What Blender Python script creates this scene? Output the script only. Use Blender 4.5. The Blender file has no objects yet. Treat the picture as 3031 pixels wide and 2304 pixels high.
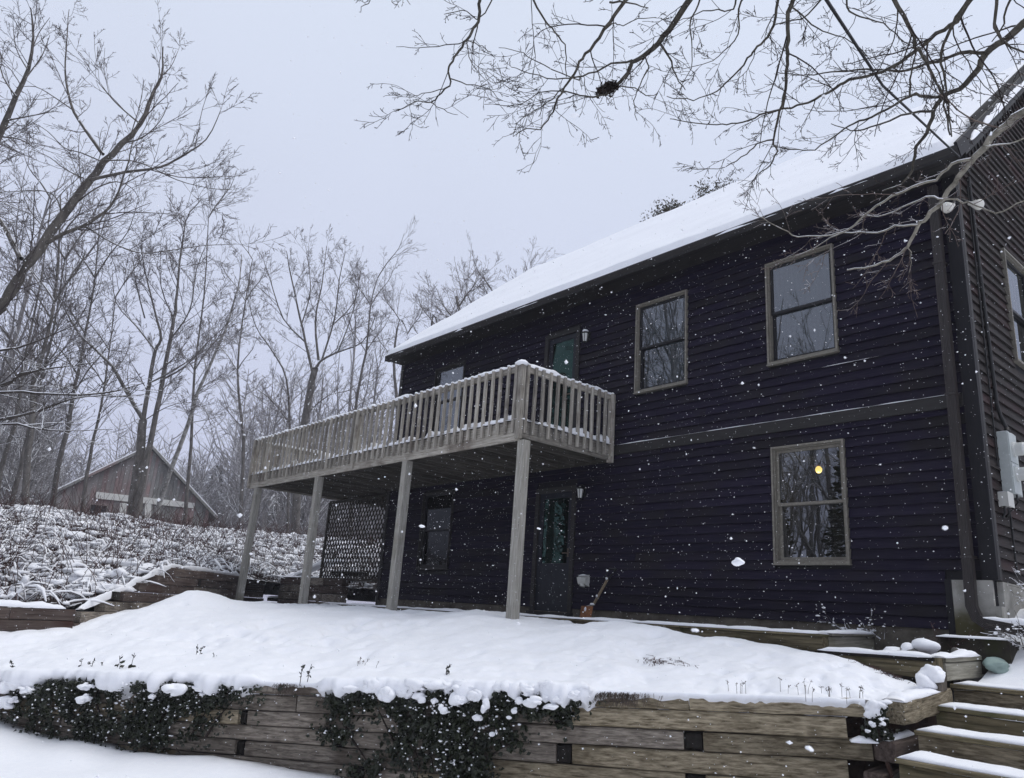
import bpy, math, random
import numpy as np
from mathutils import Matrix, Vector

R = random.Random(7)
NR = np.random.RandomState(7)
S = bpy.context.scene
COL = S.collection
rad = math.radians

# ------------------------------------------------------------------ camera, sky, sun, exposure
YAW, PITCH, ROLL, FOC = 0.867784, 0.284571, 0.0692981, 2284.67
PW, PH = 3031.0, 2304.0
fwv = np.array([-math.sin(YAW) * math.cos(PITCH), math.cos(YAW) * math.cos(PITCH), math.sin(PITCH)])
_r = np.cross(fwv, [0, 0, 1]); _r /= np.linalg.norm(_r)
_u = np.cross(_r, fwv)
rv = math.cos(ROLL) * _r + math.sin(ROLL) * _u
uv = -math.sin(ROLL) * _r + math.cos(ROLL) * _u
cam = bpy.data.cameras.new('camera')
cam.sensor_width = 36.0
cam.lens = 36.0 * FOC / PW
cam.clip_start = 0.05
cam.clip_end = 3000
cam.dof.use_dof = True
cam.dof.focus_distance = 10.0
cam.dof.aperture_fstop = 11.0
cob = bpy.data.objects.new('camera', cam)
COL.objects.link(cob)
cob.matrix_world = Matrix(((rv[0], uv[0], -fwv[0], 0), (rv[1], uv[1], -fwv[1], 0), (rv[2], uv[2], -fwv[2], 0), (0, 0, 0, 1)))
S.camera = cob

wd = bpy.data.worlds.new('World'); S.world = wd; wd.use_nodes = True
nt = wd.node_tree; nt.nodes.clear()
N = nt.nodes.new
out = N('ShaderNodeOutputWorld'); bg = N('ShaderNodeBackground'); bg2 = N('ShaderNodeBackground'); add = N('ShaderNodeAddShader')
sky = N('ShaderNodeTexSky'); sky.sky_type = 'NISHITA'; sky.sun_disc = False
SUN_EL, SUN_AZ = rad(60), rad(48)
sky.sun_elevation = SUN_EL; sky.sun_rotation = SUN_AZ
nt.links.new(sky.outputs[0], bg.inputs[0]); bg.inputs[1].default_value = 0.012
# closed cloud deck: a smooth overcast gradient (a little brighter overhead) veiling the clear sky
tc = N('ShaderNodeTexCoord'); sep = N('ShaderNodeSeparateXYZ'); mr = N('ShaderNodeMapRange'); ramp = N('ShaderNodeMixRGB')
nt.links.new(tc.outputs['Generated'], sep.inputs[0]); nt.links.new(sep.outputs['Z'], mr.inputs['Value'])
mr.inputs['From Min'].default_value = 0.0; mr.inputs['From Max'].default_value = 1.0
nt.links.new(mr.outputs[0], ramp.inputs[0])
ramp.inputs[1].default_value = (0.515, 0.532, 0.70, 1)
ramp.inputs[2].default_value = (0.78, 0.86, 0.97, 1)
nz = N('ShaderNodeTexNoise'); nz.inputs['Scale'].default_value = 1.6; nz.inputs['Detail'].default_value = 3
cmul = N('ShaderNodeMixRGB'); cmul.blend_type = 'MULTIPLY'; cmul.inputs[0].default_value = 0.13
nt.links.new(tc.outputs['Generated'], nz.inputs['Vector'])
nt.links.new(ramp.outputs[0], cmul.inputs[1]); nt.links.new(nz.outputs['Fac'], cmul.inputs[2])
nt.links.new(cmul.outputs[0], bg2.inputs[0]); bg2.inputs[1].default_value = 1.0
nt.links.new(bg.outputs[0], add.inputs[0]); nt.links.new(bg2.outputs[0], add.inputs[1]); nt.links.new(add.outputs[0], out.inputs[0])

sl = bpy.data.lights.new('sun', 'SUN'); sl.energy = 1.35; sl.angle = rad(40); sl.color = (1.0, 0.97, 0.93)
so = bpy.data.objects.new('sun', sl); COL.objects.link(so)
sd = Vector((math.sin(SUN_AZ) * math.cos(SUN_EL), math.cos(SUN_AZ) * math.cos(SUN_EL), math.sin(SUN_EL)))
so.rotation_euler = sd.to_track_quat('Z', 'Y').to_euler()
S.view_settings.view_transform = 'Standard'; S.view_settings.look = 'None'
S.view_settings.exposure = 0.10; S.view_settings.gamma = 1.0; S.view_settings.use_curve_mapping = False
S.render.engine = 'CYCLES'
S.cycles.max_bounces = 6; S.cycles.transparent_max_bounces = 12; S.cycles.volume_bounces = 1
S.cycles.use_denoising = True
S.cycles.caustics_reflective = False; S.cycles.caustics_refractive = False

# ------------------------------------------------------------------ survey helpers (directions measured in the 2210-wide survey of the site)
K = PW / 2210.0
def D(x, y):
    x *= K; y *= K
    return fwv + (x - PW / 2) / FOC * rv - (y - PH / 2) / FOC * uv
def at(x, y, d): return D(x, y) * d
def onY(x, y, Y):
    d = D(x, y); return d * (Y / d[1])
def onX(x, y, X):
    d = D(x, y); return d * (X / d[0])
def onZ(x, y, Z):
    d = D(x, y); return d * (Z / d[2])

# ------------------------------------------------------------------ object helpers
def thing(name, label, cat, loc=(0, 0, 0), group=None):
    o = bpy.data.objects.new(name, None); COL.objects.link(o)
    o.empty_display_size = 0.2
    o.location = tuple(float(v) for v in loc)
    o['label'] = label; o['category'] = cat
    if group: o['group'] = group
    return o
def tag(o, label, cat, group=None):
    o['label'] = label; o['category'] = cat
    if group: o['group'] = group
    return o
def kind(o, k, label=None):
    o['kind'] = k
    if label: o['label'] = label
    return o
def root_of(p):
    # world matrix of a parent chain built here without evaluating the scene
    m = Matrix.Identity(4)
    while p is not None:
        m = p.matrix_parent_inverse @ m if False else m
        m = p.matrix_basis @ m
        m = p.matrix_parent_inverse @ m
        p = p.parent
    return m
def link(name, me, parent=None, mw=None):
    o = bpy.data.objects.new(name, me); COL.objects.link(o)
    if mw is not None: o.matrix_basis = mw
    if parent is not None:
        o.parent = parent
        o.matrix_parent_inverse = root_of(parent).inverted()
    return o
def mesh(name, V, F, mat, parent=None, smooth=False, mw=None):
    """V: (n,3) array/list, F: list of faces or (m,k) int array"""
    me = bpy.data.meshes.new(name)
    V = np.asarray(V, dtype=np.float32)
    if isinstance(F, np.ndarray):
        k = F.shape[1]; m = F.shape[0]
        me.vertices.add(len(V)); me.vertices.foreach_set('co', V.ravel())
        me.loops.add(m * k); me.loops.foreach_set('vertex_index', F.astype(np.int32).ravel())
        me.polygons.add(m); me.polygons.foreach_set('loop_start', np.arange(0, m * k, k, dtype=np.int32))
        me.update(calc_edges=True); me.validate()
    else:
        me.from_pydata([tuple(map(float, v)) for v in V], [], F); me.update()
    if smooth: me.polygons.foreach_set('use_smooth', np.ones(len(me.polygons), dtype=bool))
    if mat is not None:
        for m_ in (mat if isinstance(mat, (list, tuple)) else [mat]): me.materials.append(m_)
    return link(name, me, parent, mw)

class MB:
    """collects boxes and prisms into one mesh"""
    def __init__(s): s.V = []; s.F = []
    def add(s, V, F):
        n = len(s.V); s.V += [tuple(map(float, v)) for v in V]; s.F += [tuple(i + n for i in f) for f in F]; return s
    def box(s, x0, y0, z0, x1, y1, z1):
        V = [(x0, y0, z0), (x1, y0, z0), (x1, y1, z0), (x0, y1, z0), (x0, y0, z1), (x1, y0, z1), (x1, y1, z1), (x0, y1, z1)]
        return s.add(V, [(0, 3, 2, 1), (4, 5, 6, 7), (0, 1, 5, 4), (1, 2, 6, 5), (2, 3, 7, 6), (3, 0, 4, 7)])
    def build(s, name, mat, parent=None, smooth=False, mw=None): return mesh(name, s.V, s.F, mat, parent, smooth, mw)

def beam(name, p0, p1, up, h0, h1, dep, mat, parent=None, ch=0.012, wob=0.0, seg=3):
    """timber from p0 to p1 (centre line); h along 'up', dep across; its own local X runs along the grain"""
    p0 = np.asarray(p0, float); p1 = np.asarray(p1, float)
    ax = p1 - p0; L = np.linalg.norm(ax); ax = ax / L
    up = np.asarray(up, float); up = up - ax * (up @ ax); up /= np.linalg.norm(up)
    sd_ = np.cross(up, ax)
    V = []; F = []
    for i in range(seg + 1):
        t = i / seg; x = (t - 0.5) * L; h = (h0 + (h1 - h0) * t) / 2; d = dep / 2
        wy = R.uniform(-wob, wob); wz = R.uniform(-wob, wob) * 0.5
        for (sy, sz, cy, cz) in ((-1, -1, 1, 0), (-1, -1, 0, 1), (-1, 1, 0, 1), (-1, 1, 1, 0), (1, 1, 1, 0), (1, 1, 0, 1), (1, -1, 0, 1), (1, -1, 1, 0)):
            jj = ch * R.uniform(0.5, 1.6) if wob else ch
            V.append((x, sy * (d - cy * jj) + wy, sz * (h - cz * jj) + wz))
    for i in range(seg):
        a = i * 8; b = a + 8
        for j in range(8):
            k = (j + 1) % 8; F.append((a + j, a + k, b + k, b + j))
    F.append(tuple(range(7, -1, -1))); F.append(tuple(seg * 8 + j for j in range(8)))
    c = (p0 + p1) / 2
    mw = Matrix(((ax[0], sd_[0], up[0], c[0]), (ax[1], sd_[1], up[1], c[1]), (ax[2], sd_[2], up[2], c[2]), (0, 0, 0, 1)))
    return mesh(name, V, F, mat, parent, False, mw)

def tubes_arrays(polys, sides=4):
    """polys: list of (pts list, radii list). returns V,F (quads)"""
    by = {}
    for p, r in polys: by.setdefault(len(p), []).append((p, r))
    Vs = []; Fs = []; off = 0
    ang = np.arange(sides) * 2 * np.pi / sides
    for n, lst in by.items():
        P = np.array([q[0] for q in lst], float); RR = np.array([q[1] for q in lst], float)
        T = np.empty_like(P); T[:, 1:-1] = P[:, 2:] - P[:, :-2]; T[:, 0] = P[:, 1] - P[:, 0]; T[:, -1] = P[:, -1] - P[:, -2]
        T /= (np.linalg.norm(T, axis=2, keepdims=True) + 1e-9)
        A = T[:, :1] * 0 + np.array([0.31, 0.57, 0.76]); A = np.broadcast_to(A, P.shape)
        alt = np.abs((T * A).sum(2, keepdims=True)) > 0.93
        A = np.where(alt, np.array([0.9, -0.4, 0.1]), A)
        U = np.cross(T, A); U /= (np.linalg.norm(U, axis=2, keepdims=True) + 1e-9); W = np.cross(T, U)
        ring = P[:, :, None, :] + RR[:, :, None, None] * (np.cos(ang)[None, None, :, None] * U[:, :, None, :] + np.sin(ang)[None, None, :, None] * W[:, :, None, :])
        m = len(lst); Vs.append(ring.reshape(-1, 3))
        base = off + (np.arange(m) * n * sides)[:, None, None] + (np.arange(n - 1) * sides)[None, :, None]
        j = np.arange(sides)[None, None, :]; k = (np.arange(sides) + 1)[None, None, :] % sides
        Fs.append(np.stack([base + j, base + k, base + k + sides, base + j + sides], -1).reshape(-1, 4))
        off += m * n * sides
    return np.concatenate(Vs), np.concatenate(Fs)
def tubes(name, polys, mat, parent=None, sides=4, smooth=True):
    V, F = tubes_arrays(polys, sides)
    return mesh(name, V, F, mat, parent, smooth)

def vnoise(x, y, seed=0):
    x = np.asarray(x, float); y = np.asarray(y, float)
    xi = np.floor(x).astype(np.int64); yi = np.floor(y).astype(np.int64); xf = x - xi; yf = y - yi
    u = xf * xf * (3 - 2 * xf); v = yf * yf * (3 - 2 * yf)
    def h(a, b):
        n = (a * 374761393 + b * 668265263 + seed * 982451653) & 0x7fffffff
        n = ((n ^ (n >> 13)) * 1274126177) & 0x7fffffff
        return ((n ^ (n >> 16)) & 0xffff) / 65535.0
    return (h(xi, yi) * (1 - u) + h(xi + 1, yi) * u) * (1 - v) + (h(xi, yi + 1) * (1 - u) + h(xi + 1, yi + 1) * u) * v - 0.5
def fbm(x, y, seed=0, oct=4):
    s = 0; a = 1; f = 1
    for i in range(oct): s = s + a * vnoise(x * f, y * f, seed + i * 17); a *= 0.5; f *= 2.03
    return s
def grid_mesh(name, P, mat, parent=None, smooth=True):
    """P: (ny,nx,3)"""
    ny, nx = P.shape[:2]
    i = (np.arange(ny - 1)[:, None] * nx + np.arange(nx - 1)[None, :])
    F = np.stack([i, i + 1, i + nx + 1, i + nx], -1).reshape(-1, 4)
    return mesh(name, P.reshape(-1, 3), F, mat, parent, smooth)

# icosphere for lumps
def _ico(sub):
    import bmesh
    b = bmesh.new(); bmesh.ops.create_icosphere(b, subdivisions=sub, radius=1.0)
    V = np.array([v.co[:] for v in b.verts]); b.verts.index_update()
    F = np.array([[v.index for v in f.verts] for f in b.faces]); b.free(); return V, F
ICO1, ICO2, ICO3 = _ico(1), _ico(2), _ico(3)
OCT = (np.array([(1, 0, 0), (0, 1, 0), (-1, 0, 0), (0, -1, 0), (0, 0, 1), (0, 0, -1)], float), np.array([(0, 1, 4), (1, 2, 4), (2, 3, 4), (3, 0, 4), (1, 0, 5), (2, 1, 5), (3, 2, 5), (0, 3, 5)]))
def lumps_arrays(C, SZ, base=ICO2, rough=0.25, seed=1, rotz=None):
    """C (n,3) centres, SZ (n,3) semi-axes"""
    C = np.asarray(C, float); SZ = np.asarray(SZ, float); n = len(C)
    rs = np.random.RandomState(seed)
    V0, F0 = base; m = len(V0)
    k = rs.normal(size=(n, 3, 3)) * 1.6
    ph = rs.uniform(0, 6.28, (n, 3))
    dis = 1 + rough * np.sin(np.einsum('nij,mj->nmi', k, V0) + ph[:, None, :]).mean(2) * 1.4
    k2 = rs.normal(size=(n, 3, 3)) * 3.6
    dis = dis + rough * .45 * np.sin(np.einsum('nij,mj->nmi', k2, V0) + ph[:, None, ::-1]).mean(2)
    V = V0[None] * dis[:, :, None] * SZ[:, None, :]
    a = rs.uniform(0, 6.28, n) if rotz is None else np.asarray(rotz)
    c, s = np.cos(a)[:, None], np.sin(a)[:, None]
    X = V[:, :, 0] * c - V[:, :, 1] * s; Y = V[:, :, 0] * s + V[:, :, 1] * c
    V = np.stack([X, Y, V[:, :, 2]], -1) + C[:, None, :]
    F = (np.arange(n)[:, None, None] * m + F0[None]).reshape(-1, 3)
    return V.reshape(-1, 3), F
def lumps(name, C, SZ, mat, parent=None, base=ICO2, rough=0.25, seed=1, rotz=None):
    V, F = lumps_arrays(C, SZ, base, rough, seed, rotz)
    return mesh(name, V, F, mat, parent, True)

def snow_strip(name, path, side, width, thick, mat, parent=None, step=0.05, rough=0.35, seed=0, gaps=0.0):
    """a lumpy ridge of snow lying along a path"""
    path = [np.asarray(p, float) for p in path]
    side = np.asarray(side, float); side = side / np.linalg.norm(side)
    pts = []
    for a, b in zip(path[:-1], path[1:]):
        n = max(2, int(np.linalg.norm(b - a) / step))
        for i in range(n): pts.append(a + (b - a) * i / n)
    pts.append(path[-1]); P = np.array(pts); n = len(P)
    t = np.arange(n) * step
    nz_ = fbm(t * 3.1, t * 0 + seed * 3.7, seed) + 0.5 * vnoise(t * 11, t * 0 + 5.5, seed + 3)
    th = thick * np.clip(1 + rough * 2 * nz_, 0.15, 3)
    wd_ = width * (1 + 0.10 * rough * vnoise(t * 5, t * 0 + 9.1, seed + 5) * 2)
    if gaps > 0:
        g = vnoise(t * 4.3, t * 0 + 2.2, seed + 11) + 0.5
        th = np.where(g < gaps, th * 0.12, th)
    e = np.minimum(np.minimum(np.arange(n), n - 1 - np.arange(n)) / 2.0, 1)
    th = th * (0.25 + 0.75 * e)
    prof = [(-0.5, -0.12), (-0.53, 0.25), (-0.40, 0.75), (-0.15, 1.0), (0.15, 1.0), (0.40, 0.75), (0.53, 0.25), (0.5, -0.12)]
    V = np.zeros((n, len(prof), 3))
    jit = 0.12 * rough
    for j, (a, b) in enumerate(prof):
        w = wd_ * a * (1 + jit * vnoise(t * 9, t * 0 + j * 1.3, seed + 7))
        V[:, j] = P + w[:, None] * side[None] + (th * b)[:, None] * np.array([0, 0, 1.0])
    k = len(prof)
    i = np.arange(n - 1)[:, None] * k + np.arange(k - 1)[None]
    F = np.stack([i, i + 1, i + k + 1, i + k], -1).reshape(-1, 4).tolist()
    F = [tuple(f) for f in F] + [tuple(range(k)), tuple(range((n - 1) * k + k - 1, (n - 1) * k - 1, -1))]
    return mesh(name, V.reshape(-1, 3), F, mat, parent, True)

# ------------------------------------------------------------------ materials
def newmat(name):
    m = bpy.data.materials.new(name); m.use_nodes = True
    t = m.node_tree; b = t.nodes['Principled BSDF']; return m, t, b
def setspec(b, v):
    for k in ('Specular IOR Level', 'Specular'):
        if k in b.inputs: b.inputs[k].default_value = v; return
def noise_mat(name, c1, c2, scale=(1, 1, 1), ns=4.0, detail=6, rough=0.8, bump=0.3, bdist=0.01, lo=0.35, hi=0.65, rnd=0.0, c3=None, s3=1.5, f3=(0.5, 0.7), spec=0.3, coords='Object', crack=None):
    m, t, b = newmat(name); n = t.nodes.new; L = t.links.new
    tcn = n('ShaderNodeTexCoord'); mp = n('ShaderNodeMapping'); mp.inputs['Scale'].default_value = scale
    oi = n('ShaderNodeObjectInfo'); ad = n('ShaderNodeVectorMath'); ad.operation = 'ADD'
    cx = n('ShaderNodeCombineXYZ'); mu = n('ShaderNodeMath'); mu.operation = 'MULTIPLY'; mu.inputs[1].default_value = 37.0
    L(oi.outputs['Random'], mu.inputs[0])
    for i in range(3): L(mu.outputs[0], cx.inputs[i])
    L(tcn.outputs[coords], ad.inputs[0]); L(cx.outputs[0], ad.inputs[1]); L(ad.outputs[0], mp.inputs['Vector'])
    no = n('ShaderNodeTexNoise'); no.inputs['Scale'].default_value = ns; no.inputs['Detail'].default_value = detail; no.inputs['Roughness'].default_value = 0.65
    L(mp.outputs[0], no.inputs['Vector'])
    rp = n('ShaderNodeMapRange'); rp.inputs['From Min'].default_value = lo; rp.inputs['From Max'].default_value = hi
    L(no.outputs['Fac'], rp.inputs['Value'])
    mx = n('ShaderNodeMixRGB'); mx.inputs[1].default_value = (*c1, 1); mx.inputs[2].default_value = (*c2, 1); L(rp.outputs[0], mx.inputs[0])
    col = mx.outputs[0]
    if c3 is not None:
        n3 = n('ShaderNodeTexNoise'); n3.inputs['Scale'].default_value = s3; n3.inputs['Detail'].default_value = 5
        L(ad.outputs[0], n3.inputs['Vector'])
        r3 = n('ShaderNodeMapRange'); r3.inputs['From Min'].default_value = f3[0]; r3.inputs['From Max'].default_value = f3[1]; L(n3.outputs['Fac'], r3.inputs['Value'])
        m3 = n('ShaderNodeMixRGB'); m3.inputs[2].default_value = (*c3, 1); L(r3.outputs[0], m3.inputs[0]); L(col, m3.inputs[1]); col = m3.outputs[0]
    if crack:
        mp4 = n('ShaderNodeMapping'); mp4.inputs['Scale'].default_value = crack[0]; L(ad.outputs[0], mp4.inputs['Vector'])
        n4 = n('ShaderNodeTexNoise'); n4.inputs['Scale'].default_value = 1.0; n4.inputs['Detail'].default_value = 4; n4.inputs['Roughness'].default_value = .7; L(mp4.outputs[0], n4.inputs['Vector'])
        r4 = n('ShaderNodeMapRange'); r4.inputs['From Min'].default_value = crack[1]; r4.inputs['From Max'].default_value = crack[1] + .06; r4.inputs['To Max'].default_value = .85; L(n4.outputs['Fac'], r4.inputs['Value'])
        m4 = n('ShaderNodeMixRGB'); m4.inputs[2].default_value = (.012, .010, .008, 1); L(r4.outputs[0], m4.inputs[0]); L(col, m4.inputs[1]); col = m4.outputs[0]
    if rnd:
        hs = n('ShaderNodeHueSaturation'); ma = n('ShaderNodeMapRange'); ma.inputs['To Min'].default_value = 1 - rnd; ma.inputs['To Max'].default_value = 1 + rnd
        L(oi.outputs['Random'], ma.inputs['Value']); L(ma.outputs[0], hs.inputs['Value']); L(col, hs.inputs['Color']); col = hs.outputs[0]
    L(col, b.inputs['Base Color'])
    b.inputs['Roughness'].default_value = rough; setspec(b, spec)
    if bump:
        bp = n('ShaderNodeBump'); bp.inputs['Strength'].default_value = bump; bp.inputs['Distance'].default_value = bdist
        L(no.outputs['Fac'], bp.inputs['Height']); L(bp.outputs[0], b.inputs['Normal'])
    return m
def plain(name, c, rough=0.6, metal=0.0, spec=0.4):
    m, t, b = newmat(name); b.inputs['Base Color'].default_value = (*c, 1); b.inputs['Roughness'].default_value = rough
    b.inputs['Metallic'].default_value = metal; setspec(b, spec); return m
def bark_mat(name, c1, c2, snow=0.55, soft=0.2, ns=9.0, stretch=(1, 1, 0.35)):
    """bark, with settled snow where the limb faces the sky"""
    m = noise_mat(name, c1, c2, stretch, ns, 5, 0.85, 0.4, 0.01)
    t = m.node_tree; b = t.nodes['Principled BSDF']; n = t.nodes.new; L = t.links.new
    g = n('ShaderNodeNewGeometry'); sp = n('ShaderNodeSeparateXYZ'); L(g.outputs['True Normal'], sp.inputs[0])
    no = n('ShaderNodeTexNoise'); no.inputs['Scale'].default_value = 3.0; no.inputs['Detail'].default_value = 4
    tcn = n('ShaderNodeTexCoord'); L(tcn.outputs['Object'], no.inputs['Vector'])
    a = n('ShaderNodeMath'); a.operation = 'MULTIPLY_ADD'; L(no.outputs['Fac'], a.inputs[0]); a.inputs[1].default_value = 0.8; a.inputs[2].default_value = -0.4
    s = n('ShaderNodeMath'); s.operation = 'ADD'; L(sp.outputs['Z'], s.inputs[0]); L(a.outputs[0], s.inputs[1])
    r = n('ShaderNodeMapRange'); r.inputs['From Min'].default_value = snow; r.inputs['From Max'].default_value = snow + soft; L(s.outputs[0], r.inputs['Value'])
    src = b.inputs['Base Color'].links[0].from_socket
    mx = n('ShaderNodeMixRGB'); L(r.outputs[0], mx.inputs[0]); L(src, mx.inputs[1]); mx.inputs[2].default_value = (0.85, 0.86, 0.9, 1)
    L(mx.outputs[0], b.inputs['Base Color']); setspec(b, 0.2)
    return m
def glass_mat(name, tint=(0.5, 0.55, 0.55), ior=2.35, green=False):
    m = bpy.data.materials.new(name); m.use_nodes = True; t = m.node_tree; t.nodes.clear(); n = t.nodes.new; L = t.links.new
    o = n('ShaderNodeOutputMaterial'); g = n('ShaderNodeBsdfGlossy'); g.inputs['Roughness'].default_value = 0.0; g.inputs['Color'].default_value = (0.9, 0.94, 1, 1) if not green else (.20, .36, .32, 1)
    tr = n('ShaderNodeBsdfTransparent'); tr.inputs['Color'].default_value = (*tint, 1)
    fr = n('ShaderNodeFresnel'); fr.inputs['IOR'].default_value = ior
    no = n('ShaderNodeTexNoise'); no.inputs['Scale'].default_value = 2.2; bp = n('ShaderNodeBump'); bp.inputs['Strength'].default_value = 0.025; bp.inputs['Distance'].default_value = 0.02
    tcn = n('ShaderNodeTexCoord'); L(tcn.outputs['Object'], no.inputs['Vector']); L(no.outputs['Fac'], bp.inputs['Height']); L(bp.outputs[0], g.inputs['Normal'])
    ge = n('ShaderNodeNewGeometry'); iv = n('ShaderNodeMath'); iv.operation = 'SUBTRACT'; iv.inputs[0].default_value = 1.0; L(ge.outputs['Backfacing'], iv.inputs[1])
    fm_ = n('ShaderNodeMath'); fm_.operation = 'MULTIPLY'; L(fr.outputs[0], fm_.inputs[0]); L(iv.outputs[0], fm_.inputs[1])
    mx = n('ShaderNodeMixShader'); L(fm_.outputs[0], mx.inputs[0]); L(tr.outputs[0], mx.inputs[1]); L(g.outputs[0], mx.inputs[2]); L(mx.outputs[0], o.inputs[0])
    return m

M = {}
M['snow'] = noise_mat('snow', (0.84, 0.85, 0.885), (0.88, 0.885, 0.91), (1, 1, 1), 14, 8, 0.75, 0.22, 0.02, spec=0.25)
M['snow_fine'] = noise_mat('snow_fine', (0.84, 0.85, 0.88), (0.89, 0.89, 0.91), (1, 1, 1), 40, 6, 0.75, 0.3, 0.01, spec=0.2)
M['flake'] = plain('snowflake', (0.88, 0.89, 0.92), 0.9, 0, 0.1)
M['siding'] = noise_mat('dark_siding', (0.0062, 0.0044, 0.0150), (0.0170, 0.0135, 0.0270), (0.9, 14, 14), 3.0, 8, 0.62, 0.35, 0.004, rnd=0.18, c3=(0.0165, 0.0145, 0.0155), s3=0.9, f3=(0.48, 0.72), spec=0.10)
M['siding_gable'] = noise_mat('worn_lit_siding', (0.016, 0.0135, 0.0135), (0.034, 0.029, 0.027), (0.9, 14, 14), 3.0, 8, 0.7, 0.35, 0.004, rnd=0.25, c3=(0.034, 0.017, 0.018), s3=0.9, f3=(0.5, 0.7), spec=0.1)  # reddish wear, plus a lighter base standing for light on the gable
M['trim'] = noise_mat('dark_trim', (0.015, 0.0135, 0.0135), (0.028, 0.026, 0.025), (1, 9, 9), 4, 6, 0.6, 0.25, 0.004, rnd=0.15, spec=0.3)
M['trim_black'] = noise_mat('black_trim', (0.004, 0.004, 0.006), (0.008, 0.0075, 0.010), (9, 9, 1), 4, 6, 0.6, 0.2, 0.004, spec=0.25)
M['downpipe'] = noise_mat('brown_downpipe', (0.020, 0.016, 0.0155), (0.038, 0.032, 0.030), (6, 6, 1), 5, 6, 0.45, 0.1, 0.003, spec=0.4)
M['taupe'] = noise_mat('taupe_frame', (0.14, 0.128, 0.105), (0.215, 0.20, 0.168), (4, 4, 4), 6, 6, 0.55, 0.1, 0.003, c3=(0.12, 0.11, 0.09), s3=3, f3=(0.55, 0.8))
M['sash_dark'] = plain('dark_sash', (0.008, 0.008, 0.010), 0.5)
M['glass'] = glass_mat('window_glass')
M['glass_green'] = glass_mat('evergreen_reflection_glass', (0.25, 0.5, 0.4), 2.2, True)  # green put into the reflection colour, standing for evergreens mirrored in the doors
M['glass_screen'] = glass_mat('screened_glass', (.25, .27, .3), 1.28)
M['interior'] = plain('interior_paint', (0.16, 0.15, 0.14), 0.9)
M['curtain'] = noise_mat('grey_curtain', (0.22, 0.23, 0.25), (0.30, 0.31, 0.33), (30, 30, 1), 1.0, 3, 0.95, 0.5, 0.02)
M['door_blue'] = noise_mat('dark_blue_door', (0.006, 0.008, 0.014), (0.011, 0.014, 0.022), (2, 2, 2), 5, 5, 0.5, 0.05, 0.003)
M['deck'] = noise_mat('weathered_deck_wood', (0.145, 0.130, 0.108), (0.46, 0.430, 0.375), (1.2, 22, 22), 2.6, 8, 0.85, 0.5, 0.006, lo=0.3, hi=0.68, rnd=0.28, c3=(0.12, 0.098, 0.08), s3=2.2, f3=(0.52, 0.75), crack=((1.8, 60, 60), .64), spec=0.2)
M['boards'] = noise_mat('shade_black_deck_boards', (0.012, 0.011, 0.010), (0.030, 0.027, 0.024), (1.2, 18, 18), 2.6, 7, 0.9, 0.4, 0.006)  # boards blackened in colour for the shade beneath the deck
M['joist'] = noise_mat('shade_dimmed_joist_wood', (0.055, 0.050, 0.042), (0.115, 0.105, 0.09), (1.2, 18, 18), 2.6, 7, 0.9, 0.4, 0.006, rnd=0.2, spec=0.15)  # joists coloured dim to stand for shade under the balcony
M['deck_dark'] = noise_mat('shade_darkened_wood', (0.030, 0.027, 0.023), (0.062, 0.056, 0.047), (1.2, 18, 18), 2.6, 7, 0.9, 0.4, 0.006, rnd=0.2, spec=0.15)  # balcony underside and lattice wood darkened to imitate the shade there
M['post'] = noise_mat('grey_post_wood', (0.22, 0.21, 0.18), (0.45, 0.43, 0.385), (1.4, 20, 20), 2.4, 8, 0.85, 0.5, 0.006, lo=0.3, hi=0.7, c3=(0.12, 0.115, 0.07), s3=1.1, f3=(0.55, 0.72), crack=((1.8, 60, 60), .64), spec=0.2)
M['timber'] = noise_mat('weathered_timber', (0.075, 0.058, 0.034), (0.36, 0.305, 0.215), (2.6, 17, 17), 2.6, 12, 0.9, 1.0, 0.014, lo=0.34, hi=0.66, rnd=0.30, c3=(0.060, 0.046, 0.026), s3=2.4, f3=(0.52, 0.70), crack=((1.6, 34, 34), .63), spec=0.18)
M['timber_grey'] = noise_mat('greyed_timber', (0.075, 0.062, 0.050), (0.31, 0.27, 0.225), (2.6, 17, 17), 2.6, 12, 0.9, 1.0, 0.014, lo=0.34, hi=0.66, rnd=0.25, c3=(0.055, 0.042, 0.033), s3=2.0, f3=(0.5, 0.7), crack=((1.6, 34, 34), .63), spec=0.18)
M['timber_red'] = noise_mat('reddish_timber', (0.045, 0.031, 0.026), (0.125, 0.098, 0.084), (0.9, 14, 14), 2.2, 9, 0.9, 0.8, 0.012, rnd=0.3, c3=(0.05, 0.024, 0.018), s3=1.6, f3=(0.52, 0.72), crack=((1.6, 34, 34), .63), spec=0.15)
M['timber_green'] = noise_mat('mossy_timber', (0.060, 0.050, 0.028), (0.215, 0.180, 0.112), (0.9, 16, 16), 2.2, 9, 0.9, 0.8, 0.01, rnd=0.2, c3=(0.055, 0.058, 0.024), s3=2.8, f3=(0.5, 0.72), crack=((1.6, 34, 34), .63), spec=0.18)
M['timber_pale'] = noise_mat('lit_side_timber', (0.15, 0.14, 0.11), (0.31, 0.295, 0.245), (0.9, 16, 16), 2.2, 9, 0.9, 0.7, 0.01, rnd=0.15, c3=(0.16, 0.15, 0.10), s3=2.8, f3=(0.5, 0.72), crack=((1.6, 34, 34), .63), spec=0.18)  # lighter timber copy for side faces, light painted into the colour
M['dark_hole'] = noise_mat('old_tie_end', (0.007, 0.006, 0.005), (0.020, 0.017, 0.014), (1, 1, 1), 20, 5, 0.95, 0.6, 0.01)
M['concrete'] = noise_mat('stained_concrete', (0.20, 0.195, 0.175), (0.36, 0.35, 0.325), (1, 1, 1), 3.5, 9, 0.9, 0.3, 0.006, c3=(0.075, 0.068, 0.032), s3=1.7, f3=(0.50, 0.68), spec=0.2)
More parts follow.
